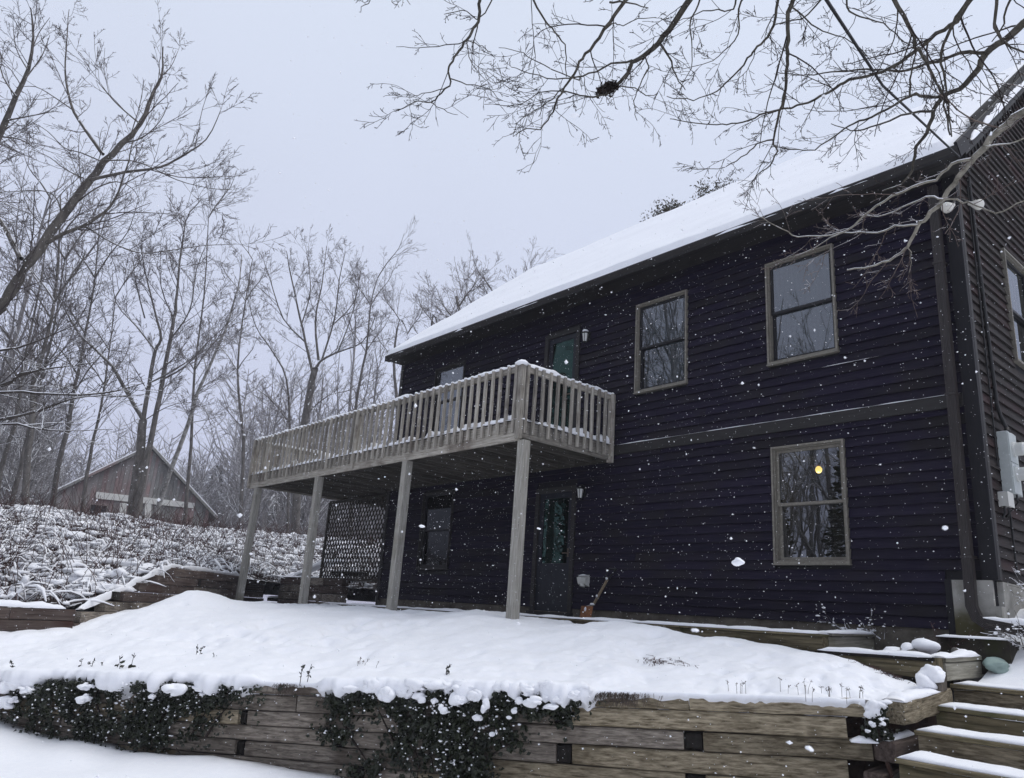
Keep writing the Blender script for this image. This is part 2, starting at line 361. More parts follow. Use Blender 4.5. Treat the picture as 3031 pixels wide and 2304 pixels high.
M['concrete_dark'] = noise_mat('dirty_concrete', (0.060, 0.052, 0.042), (0.155, 0.14, 0.115), (1, 1, 1), 3.5, 9, 0.9, 0.3, 0.006, spec=0.2)
M['block_dark'] = noise_mat('mossy_dark_block', (0.020, 0.017, 0.013), (0.060, 0.052, 0.040), (1, 1, 1), 6, 9, 0.95, 0.6, 0.01, c3=(0.03, 0.032, 0.012), s3=3)
M['soil'] = noise_mat('leaf_litter', (0.014, 0.009, 0.007), (0.050, 0.030, 0.022), (1, 1, 1), 9, 8, 0.95, 0.8, 0.03)
M['roofing'] = noise_mat('dark_shingle', (0.012, 0.012, 0.013), (0.028, 0.027, 0.027), (1, 1, 1), 20, 5, 0.9, 0.3, 0.01)
M['bark'] = bark_mat('grey_brown_bark', (0.060, 0.054, 0.048), (0.15, 0.135, 0.12), 0.50, 0.3)
M['bark_mid'] = bark_mat('haze_paled_bark', (0.10, 0.093, 0.086), (0.21, 0.195, 0.18), 0.30, 0.4)  # bark paled in colour in place of haze at middle distance
M['twig_mid'] = bark_mat('haze_paled_twig_bark', (0.12, 0.106, 0.105), (0.20, 0.18, 0.178), 0.25, 0.5)  # twigs paled in colour in place of haze
M['bark_over'] = bark_mat('silhouette_overhanging_bark', (0.030, 0.027, 0.022), (0.095, 0.086, 0.070), 0.50, 0.15, 22)  # upper limbs coloured dark as silhouettes against the sky
M['bark_low'] = bark_mat('lit_lower_bark', (0.13, 0.12, 0.098), (0.31, 0.288, 0.24), 0.30, 0.3, 22)  # same tree's bark, lightened to imitate light on the lower limbs
M['twig_low'] = bark_mat('lit_lower_twig_bark', (0.075, 0.055, 0.050), (0.16, 0.125, 0.11), 0.40, 0.3)  # same tree's twigs, lightened to imitate light before the house
M['twig'] = bark_mat('twig_bark', (0.060, 0.050, 0.049), (0.115, 0.098, 0.094), 0.45, 0.3)
M['twig_over'] = bark_mat('silhouette_twig_bark', (0.018, 0.014, 0.013), (0.042, 0.033, 0.030), 0.62, 0.2)  # upper twigs coloured dark as silhouettes against the sky
M['bark_snowy'] = bark_mat('snow_dusted_bark', (0.036, 0.030, 0.027), (0.085, 0.074, 0.066), 0.30, 0.3)
M['birch'] = bark_mat('birch_bark', (0.16, 0.15, 0.14), (0.50, 0.49, 0.46), 0.4, 0.3, 6, (1, 1, 1.2))
M['far_bark_hazed'] = bark_mat('far_bark_hazed', (0.17, 0.162, 0.164), (0.28, 0.268, 0.268), 0.18, 0.5)  # paled in colour for distance haze as well as dusted snow
M['needles'] = noise_mat('pine_needles', (0.016, 0.022, 0.012), (0.045, 0.055, 0.030), (1, 1, 1), 3, 4, 0.8, 0)
M['needles_brown'] = noise_mat('brown_green_needles', (0.040, 0.036, 0.020), (0.085, 0.075, 0.045), (1, 1, 1), 6, 4, 0.8, 0)
M['ivy'] = noise_mat('ivy_leaf', (0.004, 0.0065, 0.003), (0.022, 0.028, 0.012), (1, 1, 1), 16, 4, 0.45, 0, spec=0.35)
M['ivy_stem'] = noise_mat('ivy_stem', (0.012, 0.009, 0.008), (0.030, 0.020, 0.016), (1, 1, 1), 20, 4, 0.9, 0.3)
M['stem_red'] = noise_mat('bramble_stem', (0.036, 0.020, 0.019), (0.115, 0.064, 0.058), (1, 1, 1), 5, 4, 0.85, 0)
M['stalk'] = noise_mat('dry_stalk', (0.055, 0.042, 0.035), (0.14, 0.11, 0.09), (1, 1, 1), 8, 4, 0.9, 0)
M['barn_red'] = noise_mat('hazed_red_boards', (0.20, 0.140, 0.134), (0.32, 0.240, 0.230), (6, 6, 0.7), 3, 7, 0.9, 0.2, 0.01, rnd=0.2, c3=(0.26, 0.24, 0.23), s3=0.35, f3=(0.45, 0.6))  # red greyed and lightened in colour to stand in for haze
M['barn_grey'] = noise_mat('bare_grey_boards', (0.16, 0.158, 0.15), (0.29, 0.285, 0.27), (6, 6, 0.7), 3, 7, 0.9, 0.2, 0.01, rnd=0.2, c3=(0.27, 0.19, 0.18), s3=0.4, f3=(0.55, 0.7))  # bare grey boards, lightened further to stand in for haze
M['white_paint'] = noise_mat('white_painted_board', (0.62, 0.61, 0.57), (0.74, 0.73, 0.69), (2, 2, 2), 5, 5, 0.6, 0.1, 0.003)
M['meter_grey'] = noise_mat('galvanised_grey_paint', (0.36, 0.39, 0.385), (0.44, 0.47, 0.46), (1, 1, 1), 6, 6, 0.45, 0.06, 0.003, c3=(0.30, 0.32, 0.31), s3=2, f3=(0.55, 0.75))
M['plastic_grey'] = plain('pale_grey_plastic', (0.48, 0.48, 0.45), 0.5)
M['meter_glass'] = plain('frosted_meter_glass', (0.55, 0.56, 0.54), 0.15, 0, 0.6)
M['black'] = plain('black_rubber', (0.008, 0.008, 0.009), 0.6)
M['metal'] = plain('dull_steel', (0.35, 0.35, 0.34), 0.4, 0.8)
M['brass'] = plain('tarnished_metal', (0.12, 0.10, 0.075), 0.45, 0.6)
M['copper'] = noise_mat('rusty_blade', (0.16, 0.060, 0.022), (0.30, 0.125, 0.05), (1, 1, 1), 14, 6, 0.6, 0.2, 0.003)
M['handle_wood'] = noise_mat('handle_wood', (0.17, 0.125, 0.08), (0.27, 0.21, 0.14), (1, 12, 12), 5, 5, 0.6, 0.1, 0.002)
M['teal'] = noise_mat('pale_teal_rock', (0.22, 0.30, 0.275), (0.30, 0.38, 0.35), (1, 1, 1), 5, 5, 0.7, 0.2, 0.01)
M['stone'] = noise_mat('grey_stone', (0.10, 0.095, 0.085), (0.2, 0.19, 0.17), (1, 1, 1), 6, 6, 0.9, 0.4, 0.01)
M['bulb_white'] = plain('white_bulb_glass', (0.62, 0.60, 0.54), 0.25, 0, 0.5)
_m, _t, _b = newmat('lit_bulb'); _b.inputs['Emission Color'].default_value = (1.0, 0.62, 0.16, 1); _b.inputs['Emission Strength'].default_value = 4.5
_b.inputs['Base Color'].default_value = (0.8, 0.7, 0.5, 1); M['lit'] = _m
for o in (M['snow'], M['snow_fine']): pass

UP = np.array([0, 0, 1.0])
# key planes of the house (metres from the camera)
YW = 9.40            # front wall face
XG = -2.95           # gable wall face
XL = -15.20          # left end of the house
ZS = 0.17            # bottom of siding
ZE = 5.57            # soffit
YR, ZR = 13.30, 9.40 # ridge
YB = 17.2            # rear wall
MR = (ZR - 5.62) / (YR - 8.9)
G0 = -1.6

# ================================================================== GROUND
# wall line of the front retaining wall
_h = D(-4193, 1038); DW = np.array([_h[0], _h[1], 0]); DW /= np.linalg.norm(DW)      # runs left along the wall
PW0 = at(1800, 1509, 6.4); NW = np.array([-DW[1], DW[0], 0]);                       # towards the camera side?
if NW @ PW0 > 0: NW = -NW                                                          # NW points to the camera
def onW(x, y, off=0.0):
    d = D(x, y); return d * (((PW0 + NW * off) @ NW) / (d @ NW))
LN = [(1493, .0262), (1525, .039), (1567, .0486), (1607, .058), (1652, .075), (1697, .09), (1742, .105), (1787, .12)]
def wl(k, x): return LN[k][0] + LN[k][1] * (x - 1240)

# --- front ground: one snow sheet to the horizon on the camera side
def sinh_axis(c, n, near, far):
    t = np.linspace(-1, 1, n); a = math.asinh(far / near)
    return c + near * np.sinh(t * a)
gx = sinh_axis(-7.5, 250, 4.5, 420); gy = sinh_axis(2.5, 210, 2.6, 420)
GX, GY = np.meshgrid(gx, gy)
sw = (GX - PW0[0]) * DW[0] + (GY - PW0[1]) * DW[1]       # distance along the wall to the left
dw = (GX - PW0[0]) * NW[0] + (GY - PW0[1]) * NW[1]       # distance in front of it
base = G0 - 0.16 + 0.10 * np.clip((sw - 4.5) / 5, -0.6, 1.2)
GZ = base + 0.10 * fbm(GX * 0.5, GY * 0.5, 3) + 0.05 * fbm(GX * 1.7, GY * 1.7, 9, 3)
bank = np.exp(-np.clip(dw - 0.15, 0, 9) / 0.45) * (0.10 + 0.16 * (vnoise(sw * 1.15 + 0.3, sw * 0, 4) + 0.3))
GZ = GZ + bank
GZ = np.where(dw < -0.05, base - 0.35, GZ)                # kept low under the terrace
rr = np.hypot(GX, GY); GZ = np.where(rr > 60, G0 - 0.1, GZ)
kind(grid_mesh('snowy_ground', np.stack([GX, GY, GZ], -1), M['snow']), 'structure')

# --- terrace: snow slope between the front timber wall and the house
front_D = [(1866, 1513), (1740, 1508), (1600, 1503), (1440, 1498), (1280, 1493), (1140, 1489), (1000, 1485), (850, 1481), (700, 1478), (545, 1473), (430, 1468), (300, 1463), (150, 1460), (0, 1458), (-160, 1458), (-330, 1458)]
front = [onW(x, y) for x, y in front_D]
back = [(-2.98, 7.62, -.40), (-3.30, 7.80, -.36), (-3.75, 7.95, -.24), (-4.45, 8.08, -.17), (-5.3, 8.08, -.10), (-6.2, 8.08, -.06), (-7.3, 8.08, -.02), (-8.6, 8.08, -.03), (-10.2, 8.08, -.05), (-12.2, 8.0, -.06), (-15.0, 7.9, -.09), (-18.0, 7.45, -.10), (-16.0, 5.35, -.28), (-13.30, 3.05, -.56), (-13.45, 1.9, -.72), (-15.0, -0.6, -.80)]
def resample(P, n):
    P = np.array(P, float); t = np.linspace(0, 1, len(P)); q = np.linspace(0, 1, n)
    return np.stack([np.interp(q, t, P[:, i]) for i in range(3)], 1)
NS, NT = 420, 150
Fr = resample(front, NS); Bk = resample(back, NS)
for _ in range(6): Bk[1:-1] = 0.5 * Bk[1:-1] + 0.25 * (Bk[:-2] + Bk[2:])
tt = np.linspace(0, 1, NT) ** 1.15
TX = Fr[:, None, 0] * (1 - tt) + Bk[:, None, 0] * tt; TY = Fr[:, None, 1] * (1 - tt) + Bk[:, None, 1] * tt
# control heights (survey of the snow surface)
ctl = [tuple(p) for p in Fr[::12]] + [tuple(p) for p in Bk[::12]]
for (x, y, d) in [(425, 1270, 13.6), (385, 1291, 13.1), (470, 1293, 13.6), (510, 1310, 13.0), (570, 1318, 12.8), (640, 1322, 12.6), (330, 1315, 12.4), (200, 1361, 11.4), (90, 1372, 10.9), (500, 1299, 14.6), (600, 1306, 15.0), (700, 1310, 14.4), (800, 1312, 13.6), (900, 1320, 12.6), (1000, 1322, 12.0), (1080, 1322, 11.5), (1160, 1333, 10.9), (1240, 1344, 10.3), (1330, 1344, 9.7), (1400, 1350, 9.3),
                  (1470, 1377, 8.8), (1540, 1378, 8.5), (1600, 1390, 8.2), (1660, 1408, 7.95), (1720, 1410, 7.75), (1780, 1424, 7.55), (1850, 1430, 7.40), (1910, 1452, 7.25), (1960, 1474, 7.1), (2010, 1494, 6.95)]:
    ctl.append(tuple(at(x, y, d)))
for (x, y, d) in [(425, 1380, 10.4), (1000, 1400, 9.0), (700, 1400, 9.6), (1400, 1430, 7.9), (250, 1420, 9.5), (1700, 1460, 6.95)]:
    ctl.append(tuple(at(x, y, d)))
ctl = np.array(ctl)
def rbf_fit(C):
    d = np.hypot(C[:, None, 0] - C[None, :, 0], C[:, None, 1] - C[None, :, 1])
    A = np.sqrt(d * d + 0.35 ** 2) + np.eye(len(C)) * -0.06
    m = C[:, 2].mean(); return np.linalg.solve(A, C[:, 2] - m), m
rbf_w, rbf_m = rbf_fit(ctl)
def terr_z(X, Y):
    X = np.asarray(X, float); Y = np.asarray(Y, float); sh = X.shape; X = X.ravel(); Y = Y.ravel()
    Z = np.full(X.shape, rbf_m)
    for i in range(len(ctl)): Z += rbf_w[i] * np.sqrt((X - ctl[i, 0]) ** 2 + (Y - ctl[i, 1]) ** 2 + 0.35 ** 2)
    return Z.reshape(sh)
TZ = terr_z(TX, TY)
amp = np.clip(np.minimum(tt[None] * 12, 1), 0, 1)
TZ = TZ + amp * (0.055 * fbm(TX * 1.3, TY * 1.3, 21, 3) + 0.045 * fbm(TX * 3.4, TY * 3.4, 22, 3) + 0.007 * fbm(TX * 13, TY * 13, 23, 2) + .05 * (tt[None] ** 4) * fbm(TX * 2.1, TY * .6, 24, 3))
# old footprints and drip pits on the left half
for i in range(150):
    if i < 110:
        q = at(R.uniform(430, 860), R.uniform(1325, 1425), 10.5); q = (q[0] + R.uniform(-.8, .8), q[1] + R.uniform(-.8, .8))
    else:
        k = R.randrange(NS); j = R.randrange(20, NT - 10); q = (TX[k, j], TY[k, j])
    s_ = R.uniform(0.06, 0.12); dd = (TX - q[0]) ** 2 + (TY - q[1]) ** 2
    TZ -= R.uniform(0.03, 0.075) * np.exp(-dd / (s_ * s_))
for i in range(900):
    k = R.randrange(NS); j = R.randrange(6, NT - 4); q = (TX[k, j], TY[k, j]); s_ = R.uniform(.02, .06)
    k0, k1, j0, j1 = max(k - 9, 0), k + 10, max(j - 9, 0), j + 10
    TZ[k0:k1, j0:j1] -= R.uniform(.006, .022) * np.exp(-((TX[k0:k1, j0:j1] - q[0]) ** 2 + (TY[k0:k1, j0:j1] - q[1]) ** 2) / s_ ** 2)
# lip of snow hanging over the wall: thin over bare timber, thick and lumpy where ivy carries it
P = np.stack([TX, TY, TZ], -1)
sq = np.arange(NS) * 0.034
fx = np.interp(np.linspace(0, 1, NS), np.linspace(0, 1, len(front_D)), [q[0] for q in front_D])
ivm = np.clip((575 - fx) / 30, 0, 1) + np.clip((fx - 685) / 30, 0, 1) * np.clip((1290 - fx) / 30, 0, 1)
n1 = vnoise(sq * 5.5, sq * 0, 31) + .5; n2 = vnoise(sq * 13, sq * 0, 32) + .5; n3 = vnoise(sq * 2.6, sq * 0, 34) + .5
lip = 0.018 + 0.030 * n1 + 0.016 * n2 + ivm * (0.03 + 0.10 * n1 * n3 * 1.6 + 0.05 * n2)
outw = 0.022 + 0.012 * n2 + ivm * (0.05 + 0.14 * n3 * n1 * 1.5 + 0.04 * n2)
P[:, :, 2] += ((0.012 + 0.05 * ivm)[:, None] * (1 - np.clip(tt / .7, 0, 1))[None])
rows = []
rr0 = P[:, 0].copy() - NW[None] * 0.05; rr0[:, 2] -= 0.10 + lip; rows.append(rr0)
for (o_, z_) in ((.35, -1.0), (.85, -.85), (1.0, -.45), (.92, -.05), (.6, .22), (.25, .35)):
    q = P[:, 0].copy(); q += NW[None] * (outw * o_)[:, None]; q[:, 2] += np.where(z_ < 0, lip * z_, (0.02 + .05 * ivm) * z_); rows.append(q)
rb = P[:, -1].copy(); rb[:, 2] -= 0.5
P[:, 0, 2] += .35 * (.02 + .05 * ivm)
P = np.concatenate([np.stack(rows, 1), P, rb[:, None]], 1)
# dimples and swellings of the snow lying on leaves
fall = np.clip(1 - np.linspace(0, 1, P.shape[1]) * 9, 0, 1)
lump = .030 * fbm(P[:, :, 0] * 7 + P[:, :, 1] * 5, P[:, :, 2] * 9 + P[:, :, 1] * 6, 36, 3) * fall[None] * ivm[:, None]
P[:, :, 2] += lump; P[:, :, :2] += (lump * .8)[:, :, None] * NW[None, None, :2]
kind(grid_mesh('terrace_snow', P, M['snow']), 'structure')

# --- hillside and the land beyond, fanned out from the foot of the left walls
Wp = [(-13.9, -60, -1.2), (-14.2, -25, -1.1), (-14.3, -6, -.8), (-13.85, 0.8, -.50), (-13.6, 2.0, -.40), (-13.45, 2.9, -.34), (-14.2, 3.6, -.1), (-15.3, 4.6, .12), (-16.3, 5.5, .28), (-17.4, 6.5, .40), (-18.6, 7.7, .46), (-19.6, 8.8, .44), (-19.4, 9.9, .40), (-17.6, 10.3, .42), (-15.8, 10.9, .40), (-15.6, 18, .3), (-9, 20.5, .3), (0, 20.5, .4), (4, 17.5, .5), (30, 17, .6)]
Nd = [(-1, -.25), (-1, -.22), (-1, -.15), (-1, -.02), (-.99, .05), (-.98, .10), (-.97, .16), (-.96, .22), (-.94, .28), (-.92, .34), (-.88, .42), (-.82, .52), (-.75, .64), (-.66, .74), (-.56, .82), (-.42, .9), (-.15, 1), (.1, 1), (.3, 1), (.6, .8)]
HS = 330
hs = resample(Wp, HS); hn = resample([(a, b, 0) for a, b in Nd], HS); hn /= np.linalg.norm(hn, axis=1, keepdims=True)
hd = np.concatenate([np.linspace(0, 14, 90), 14 + np.geomspace(0.3, 380, 60)])
HX = hs[:, None, 0] + hn[:, None, 0] * hd; HY = hs[:, None, 1] + hn[:, None, 1] * hd
def sm(t): t = np.clip(t, 0, 1); return t * t * (3 - 2 * t)
top = 1.52 + 0.10 * np.clip((hs[:, 1] - 2) , 0, 13)
top = np.where(hs[:, 1] > 17, 1.6, top)
HZ = hs[:, None, 2] - 0.03 + (top[:, None] - hs[:, None, 2]) * np.clip(0.55 * sm(hd / 10.5) + 0.45 * np.clip(hd / 10.5, 0, 1), 0, 1)[None]
HZ = HZ + (0.16 * fbm(HX * 0.6, HY * 0.6, 41, 4)) * np.clip(hd, 0, 1)[None]
HZ = HZ - 0.35 * np.clip((hd - 13) / 25, 0, 1)[None]
rearm = (np.arange(HS) / HS > 0.74)[:, None]
HZ = np.where(rearm & (hd[None] < 6), np.minimum(HZ, 0.2 + HZ * 0.1), HZ)
M['hill'] = noise_mat('snow_patched_litter', (0.030, 0.021, 0.018), (0.83, 0.84, 0.87), (1, 1, 1), 3.4, 9, 0.9, 0.8, 0.05, lo=0.52, hi=0.57)
kind(grid_mesh('hillside', np.stack([HX, HY, HZ], -1), M['hill']), 'structure')
def hill_pt(i, d):
    j = np.searchsorted(hd, d); j = min(max(j, 1), len(hd) - 1); a = (d - hd[j - 1]) / (hd[j] - hd[j - 1])
    return np.array([HX[i, j - 1] * (1 - a) + HX[i, j] * a, HY[i, j - 1] * (1 - a) + HY[i, j] * a, HZ[i, j - 1] * (1 - a) + HZ[i, j] * a])
# the bank beside the gable and the landing at the head of the steps
bx = np.linspace(-2.93, 14, 90); by = np.concatenate([np.linspace(7.98, 12, 60), np.linspace(12.4, 24, 30)])
BX, BY = np.meshgrid(bx, by)
BZ = -0.36 + 0.80 * sm((BY - 8.3) / 1.9) + 0.10 * np.clip(BX + 2.9, 0, 3) + 0.05 * fbm(BX * 2, BY * 2, 51) + 0.6 * np.clip((BX - 0.5) / 6, 0, 1)
kind(grid_mesh('snowy_bank', np.stack([BX, BY, BZ], -1), M['snow']), 'structure')

# ================================================================== HOUSE
house = thing('house', 'two storey dark clapboard house with snow covered gable roof', 'house', (-9, 12.5, 0))
openings = [  # x0,x1,z0,z1,type
    (-5.52, -4.505, .874, 2.427, 'lw'), (-5.53, -4.51, 3.617, 5.167, 'uw'), (-7.955, -6.92, 3.62, 5.17, 'uw'),
    (-13.745, -12.67, 3.62, 5.17, 'uw'), (-13.74, -12.66, .80, 2.38, 'lwd'), (-10.18, -9.27, 2.80, 5.13, 'ud'), (-10.19, -9.20, .10, 2.20, 'ld')]
# structural wall with real openings
def wall_rects(x0, x1, z0, z1, holes):
    xs = sorted({x0, x1, *[v for h in holes for v in h[:2] if x0 < v < x1]}); zs = sorted({z0, z1, *[v for h in holes for v in h[2:4] if z0 < v < z1]})
    for a, b in zip(xs[:-1], xs[1:]):
        for c, d in zip(zs[:-1], zs[1:]):
            mx_, mz_ = (a + b) / 2, (c + d) / 2
            if not any(h[0] < mx_ < h[1] and h[2] < mz_ < h[3] for h in holes): yield a, b, c, d
mb = MB()
for a, b, c, d in wall_rects(XL + .012, XG - .03, -0.2, ZE + .02, openings): mb.box(a, YW + .028, c, b, YW + .16, d)
GW = (10.93, 11.97, 3.58, 5.17)
for a, b, c, d in wall_rects(YW + .161, YB, -0.2, ZE + .02, [GW]): mb.box(XG - .16, a, c, XG - .028, b, d)
mb.box(XL + .012, YW + .161, -.2, XL + .16, YB, ZE + .02); mb.box(XL + .161, YB - .15, -.2, XG - .161, YB, ZE + .02)
# gable triangles
for xa, xb in ((XG - .16, XG - .028), (XL + .012, XL + .16)):
    V = [(xa, YW + .03, ZE + .021), (xa, YB, ZE + .021), (xa, YR, ZR - .25), (xb, YW + .03, ZE + .021), (xb, YB, ZE + .021), (xb, YR, ZR - .25)]
    mb.add(V, [(0, 2, 1), (3, 4, 5), (0, 1, 4, 3), (1, 2, 5, 4), (2, 0, 3, 5)])
mb.build('wall', M['trim_black'], house)
mb = MB()
mb.box(XL + .17, YW + .17, -.12, XG - .17, YB - .16, -.05); mb.box(XL + .17, YW + .165, 2.62, XG - .17, YB - .16, 2.78); mb.box(XL + .17, YW + .165, 5.42, XG - .17, YB - .16, 5.5)
mb.box(XL + .17, 12.6, -.04, XG - .17, 12.7, 2.61); mb.box(XL + .17, 12.6, 2.79, XG - .17, 12.7, 5.41)
for x in (-11.2, -6.4): mb.box(x, YW + .17, -.04, x + .1, 12.59, 2.61); mb.box(x - .3, YW + .17, 2.79, x - .2, 12.59, 5.41)
mb.build('interior', M['interior'], house)

# clapboards, one by one
EXP = 0.126
def clap_front(x0, x1, z):
    t = 0.022; V = []
    j = R.uniform(-.0015, .0015)
    for x in (x0, x1): V += [(x, YW - .015 + j, z), (x, YW + .022, z), (x, YW + .027, z + EXP + .012), (x, YW + .019, z + EXP + .012)]
    c = ((x0 + x1) / 2, YW, z)
    V = [(a - c[0], b - c[1], d - c[2]) for a, b, d in V]
    return mesh('siding_board', V, [(0, 1, 2, 3)[::-1], (4, 5, 6, 7), (0, 4, 5, 1)[::-1], (1, 5, 6, 2)[::-1], (2, 6, 7, 3)[::-1], (3, 7, 4, 0)[::-1]], M['siding'], house, mw=Matrix.Translation(c))
def clap_gable(y0, y1, z, cut0=0.0):
    V = []
    j = R.uniform(-.0015, .0015)
    for y, k in ((y0, 0), (y1, 0)): V += [(XG + .014 + j, y, z), (XG - .022, y, z), (XG - .027, y, z + EXP + .012), (XG - .019, y, z + EXP + .012)]
    c = (XG, (y0 + y1) / 2, z)
    V = [(b - c[1], -(a - c[0]), d - c[2]) for a, b, d in V]
    mw = Matrix(((0, -1, 0, c[0]), (1, 0, 0, c[1]), (0, 0, 1, c[2]), (0, 0, 0, 1)))
    return mesh('siding_board', V, [(0, 1, 2, 3), (4, 5, 6, 7)[::-1], (0, 4, 5, 1), (1, 5, 6, 2), (2, 6, 7, 3), (3, 7, 4, 0)], M['siding_gable'], house, mw=mw)
def row_spans(x0, x1, z, holes, pad):
    cuts = [(h[0] - pad, h[1] + pad) for h in holes if h[2] - pad < z + EXP and h[3] + pad > z + .004]
    cuts.sort(); cur = x0
    for a, b in cuts:
        if a > cur: yield cur, a
        cur = max(cur, b)
    if cur < x1: yield cur, x1
z = ZS
while z < 2.60:
    x1 = -3.455 if z < .70 else -3.08
    for a, b in row_spans(XL + .10, x1, z, openings, .004):
        if b - a > 2.6 and R.random() < .75:
            m_x = R.uniform(a + .9, b - .9); clap_front(a, m_x - .003, z); clap_front(m_x + .003, b, z)
        else: clap_front(a, b, z)
    z += EXP
z = 2.80
while z < ZE - .02:
    for a, b in row_spans(XL + .10, -3.08, z, openings, .004):
        if b - a > 2.6 and R.random() < .75:
            m_x = R.uniform(a + .9, b - .9); clap_front(a, m_x - .003, z); clap_front(m_x + .003, b, z)
        else: clap_front(a, b, z)
    z += EXP
z = .70
while z < ZR - .5:
    yy0 = YW + .10 if z < ZE - .15 else YW + max(.1, (z + .1 - (ZE + .02)) / MR)
    y1 = min(15.0, YR + (ZR - z) / MR)
    for a, b in row_spans(yy0, y1, z, [GW], .004): clap_gable(a, b, z)
    z += EXP
mb = MB(); mb.box(XL + .005, YW - .034, 2.635, -3.081, YW + .026, 2.79); mb.build('belt_board', M['trim'], house)
snow_strip('belt_snow', [(-8.3, YW - .030, 2.79), (-3.1, YW - .030, 2.79)], (0, 1, 0), .022, .006, M['snow_fine'], house, .05, .8, 3, .2)
for (a, b, zz) in ((-4.75, -4.0, 3.43),): snow_strip('belt_snow', [(a, YW - .012, zz), (b, YW - .012, zz)], (0, 1, 0), .010, .005, M['snow_fine'], house, .05, .9, 8, .3)
MB().box(-3.08, YW - .03, .70, XG + .03, YW + .027, ZE).build('corner_board', M['trim_black'], house)
MB().box(XG - .027, YW + .028, .70, XG + .032, YW + .10, ZE + .05).build('corner_board', M['trim'], house)
MB().box(XL, YW - .03, ZS - .05, XL + .098, YW + .027, ZE).build('corner_board', M['trim'], house)
MB().box(-3.453, YW - .03, ZS - .08, -3.385, YW + .027, .70).build('corner_board', M['trim_black'], house)
MB().box(XL + .02, YW + .012, -.45, -3.46, YW + .20, ZS - .004).build('foundation', M['concrete_dark'], house)
fm = MB(); fm.box(-3.383, YW - .025, -.45, -2.985, YW + .20, .695); fm.box(-2.984, YW - .02, -.45, XG + .03, YW + .10, .43); fm.box(XG - .16, YW + .101, -.4, XG + .028, 15.5, .69)
fm.build('foundation', M['concrete'], house)
# soffit, fascia, gutter
MB().box(XL - .02, 9.05, ZE, -2.78, YW + .05, ZE + .03).build('soffit', M['trim'], house)
MB().box(XL - .03, 9.02, ZE - .01, -2.75, 9.05, ZE + .16).build('fascia', M['trim_black'], house)
gu = []
gp = [(9.02, .12), (9.02, 0.0), (8.945, 0.0), (8.92, .05), (8.90, .09), (8.90, .12), (8.912, .12), (8.912, .095), (8.94, .05), (8.955, .012), (9.008, .012), (9.008, .12)]
V = []; n = len(gp)
for x in (XL - .02, -2.72):
    for (y, dz) in gp: V.append((x, y, ZE - .02 + dz))
F = [(i, (i + 1) % n, n + (i + 1) % n, n + i) for i in range(n)] + [tuple(range(n))[::-1], tuple(range(n, 2 * n))]
mesh('gutter', V, F, M['trim'], house)
snow_strip('gutter_snow', [(XL + .3, 8.905, ZE + .095), (-2.8, 8.905, ZE + .095)], (0, 1, 0), .022, .016, M['snow_fine'], house, .06, .4, 5)
# roof slopes
rn = np.array([0, -MR, 1.0]); rn /= np.linalg.norm(rn)
V = []
for x in (XL - .06, -2.74):
    for (y, zz) in ((8.93, 5.645), (YR, ZR), (2 * YR - 8.93, 5.645), (2 * YR - 8.93, 5.545), (YR, ZR - .14), (8.93, 5.545)): V.append((x, y, zz))
roof = mesh('roof', V, [(0, 1, 7, 6), (1, 2, 8, 7), (2, 3, 9, 8), (3, 4, 10, 9), (4, 5, 11, 10), (5, 0, 6, 11), (0, 5, 4, 1), (1, 4, 3, 2), (6, 7, 10, 11), (7, 8, 9, 10)], M['roofing'], house)
nx, ny = 200, 60
xs = np.linspace(XL - .05, -2.80, nx); ts = np.linspace(0, 1, ny)
SX, ST = np.meshgrid(xs, ts)
SY = 8.93 + (YR - 8.93) * ST; SZ_ = 5.645 + (ZR - 5.645) * ST
e1 = np.minimum(np.minimum(SX - xs[0], xs[-1] - SX) / .10, 1); e2 = np.clip(ST / .018, 0, 1)
thk = (.11 + .042 * fbm(SX * .5, ST * 5, 61, 3) + .010 * fbm(SX * 3, ST * 12, 63, 3)) * np.sqrt(np.clip(e1, 0, 1)) * np.sqrt(e2)
thk = thk + .02 * np.exp(-((ST - .99) / .02) ** 2) * vnoise(SX * 2, SX * 0, 66)
lipn = (.035 * (vnoise(SX * 1.7, SX * 0, 67) + .4) + .02 * vnoise(SX * 6, SX * 0, 68)) * np.clip(1 - ST / .03, 0, 1)
SY = SY - lipn; SZ_ = SZ_ - lipn * .75
SP = np.stack([SX, SY + rn[1] * thk, SZ_ + rn[2] * thk + .003], -1)
grid_mesh('roof_snow', SP, M['snow'], roof)
SP2 = SP.copy(); SP2[:, :, 1] = 2 * YR - SP[:, :, 1]; grid_mesh('roof_snow', SP2[:, ::-1], M['snow'], roof)
# rake boards on the right gable
def rake(name, off_x, w, drop, hgt, t0, mat, y_end=YR + 2.2):
    p0 = np.array([off_x, 8.93 + t0, 5.645 + MR * t0 - drop]); p1 = np.array([off_x, YR, ZR - drop])
    return beam(name, p0, p1, (0, 0, 1), hgt, hgt, w, mat, house, .006)
rake('rake_board', -2.725, .035, .03, .19, .0, M['trim_black'])
rake('rake_board', -2.755, .05, -.115, .12, .75, M['roofing'])
rake('rake_board', -2.83, .17, .19, .06, .35, M['trim'])
snow_strip('rake_snow', [(-2.70, 9.35, 5.645 + MR * .42 - .07), (-2.70, 12.3, 5.645 + MR * 3.37 - .07)], (1, 0, 0), .045, .085, M['snow_fine'], house, .05, .5, 15, .3)
MB().box(-2.94, 9.42, ZE + .05, -2.76, 9.45, ZE + .1).build('soffit_return', M['trim'], house)

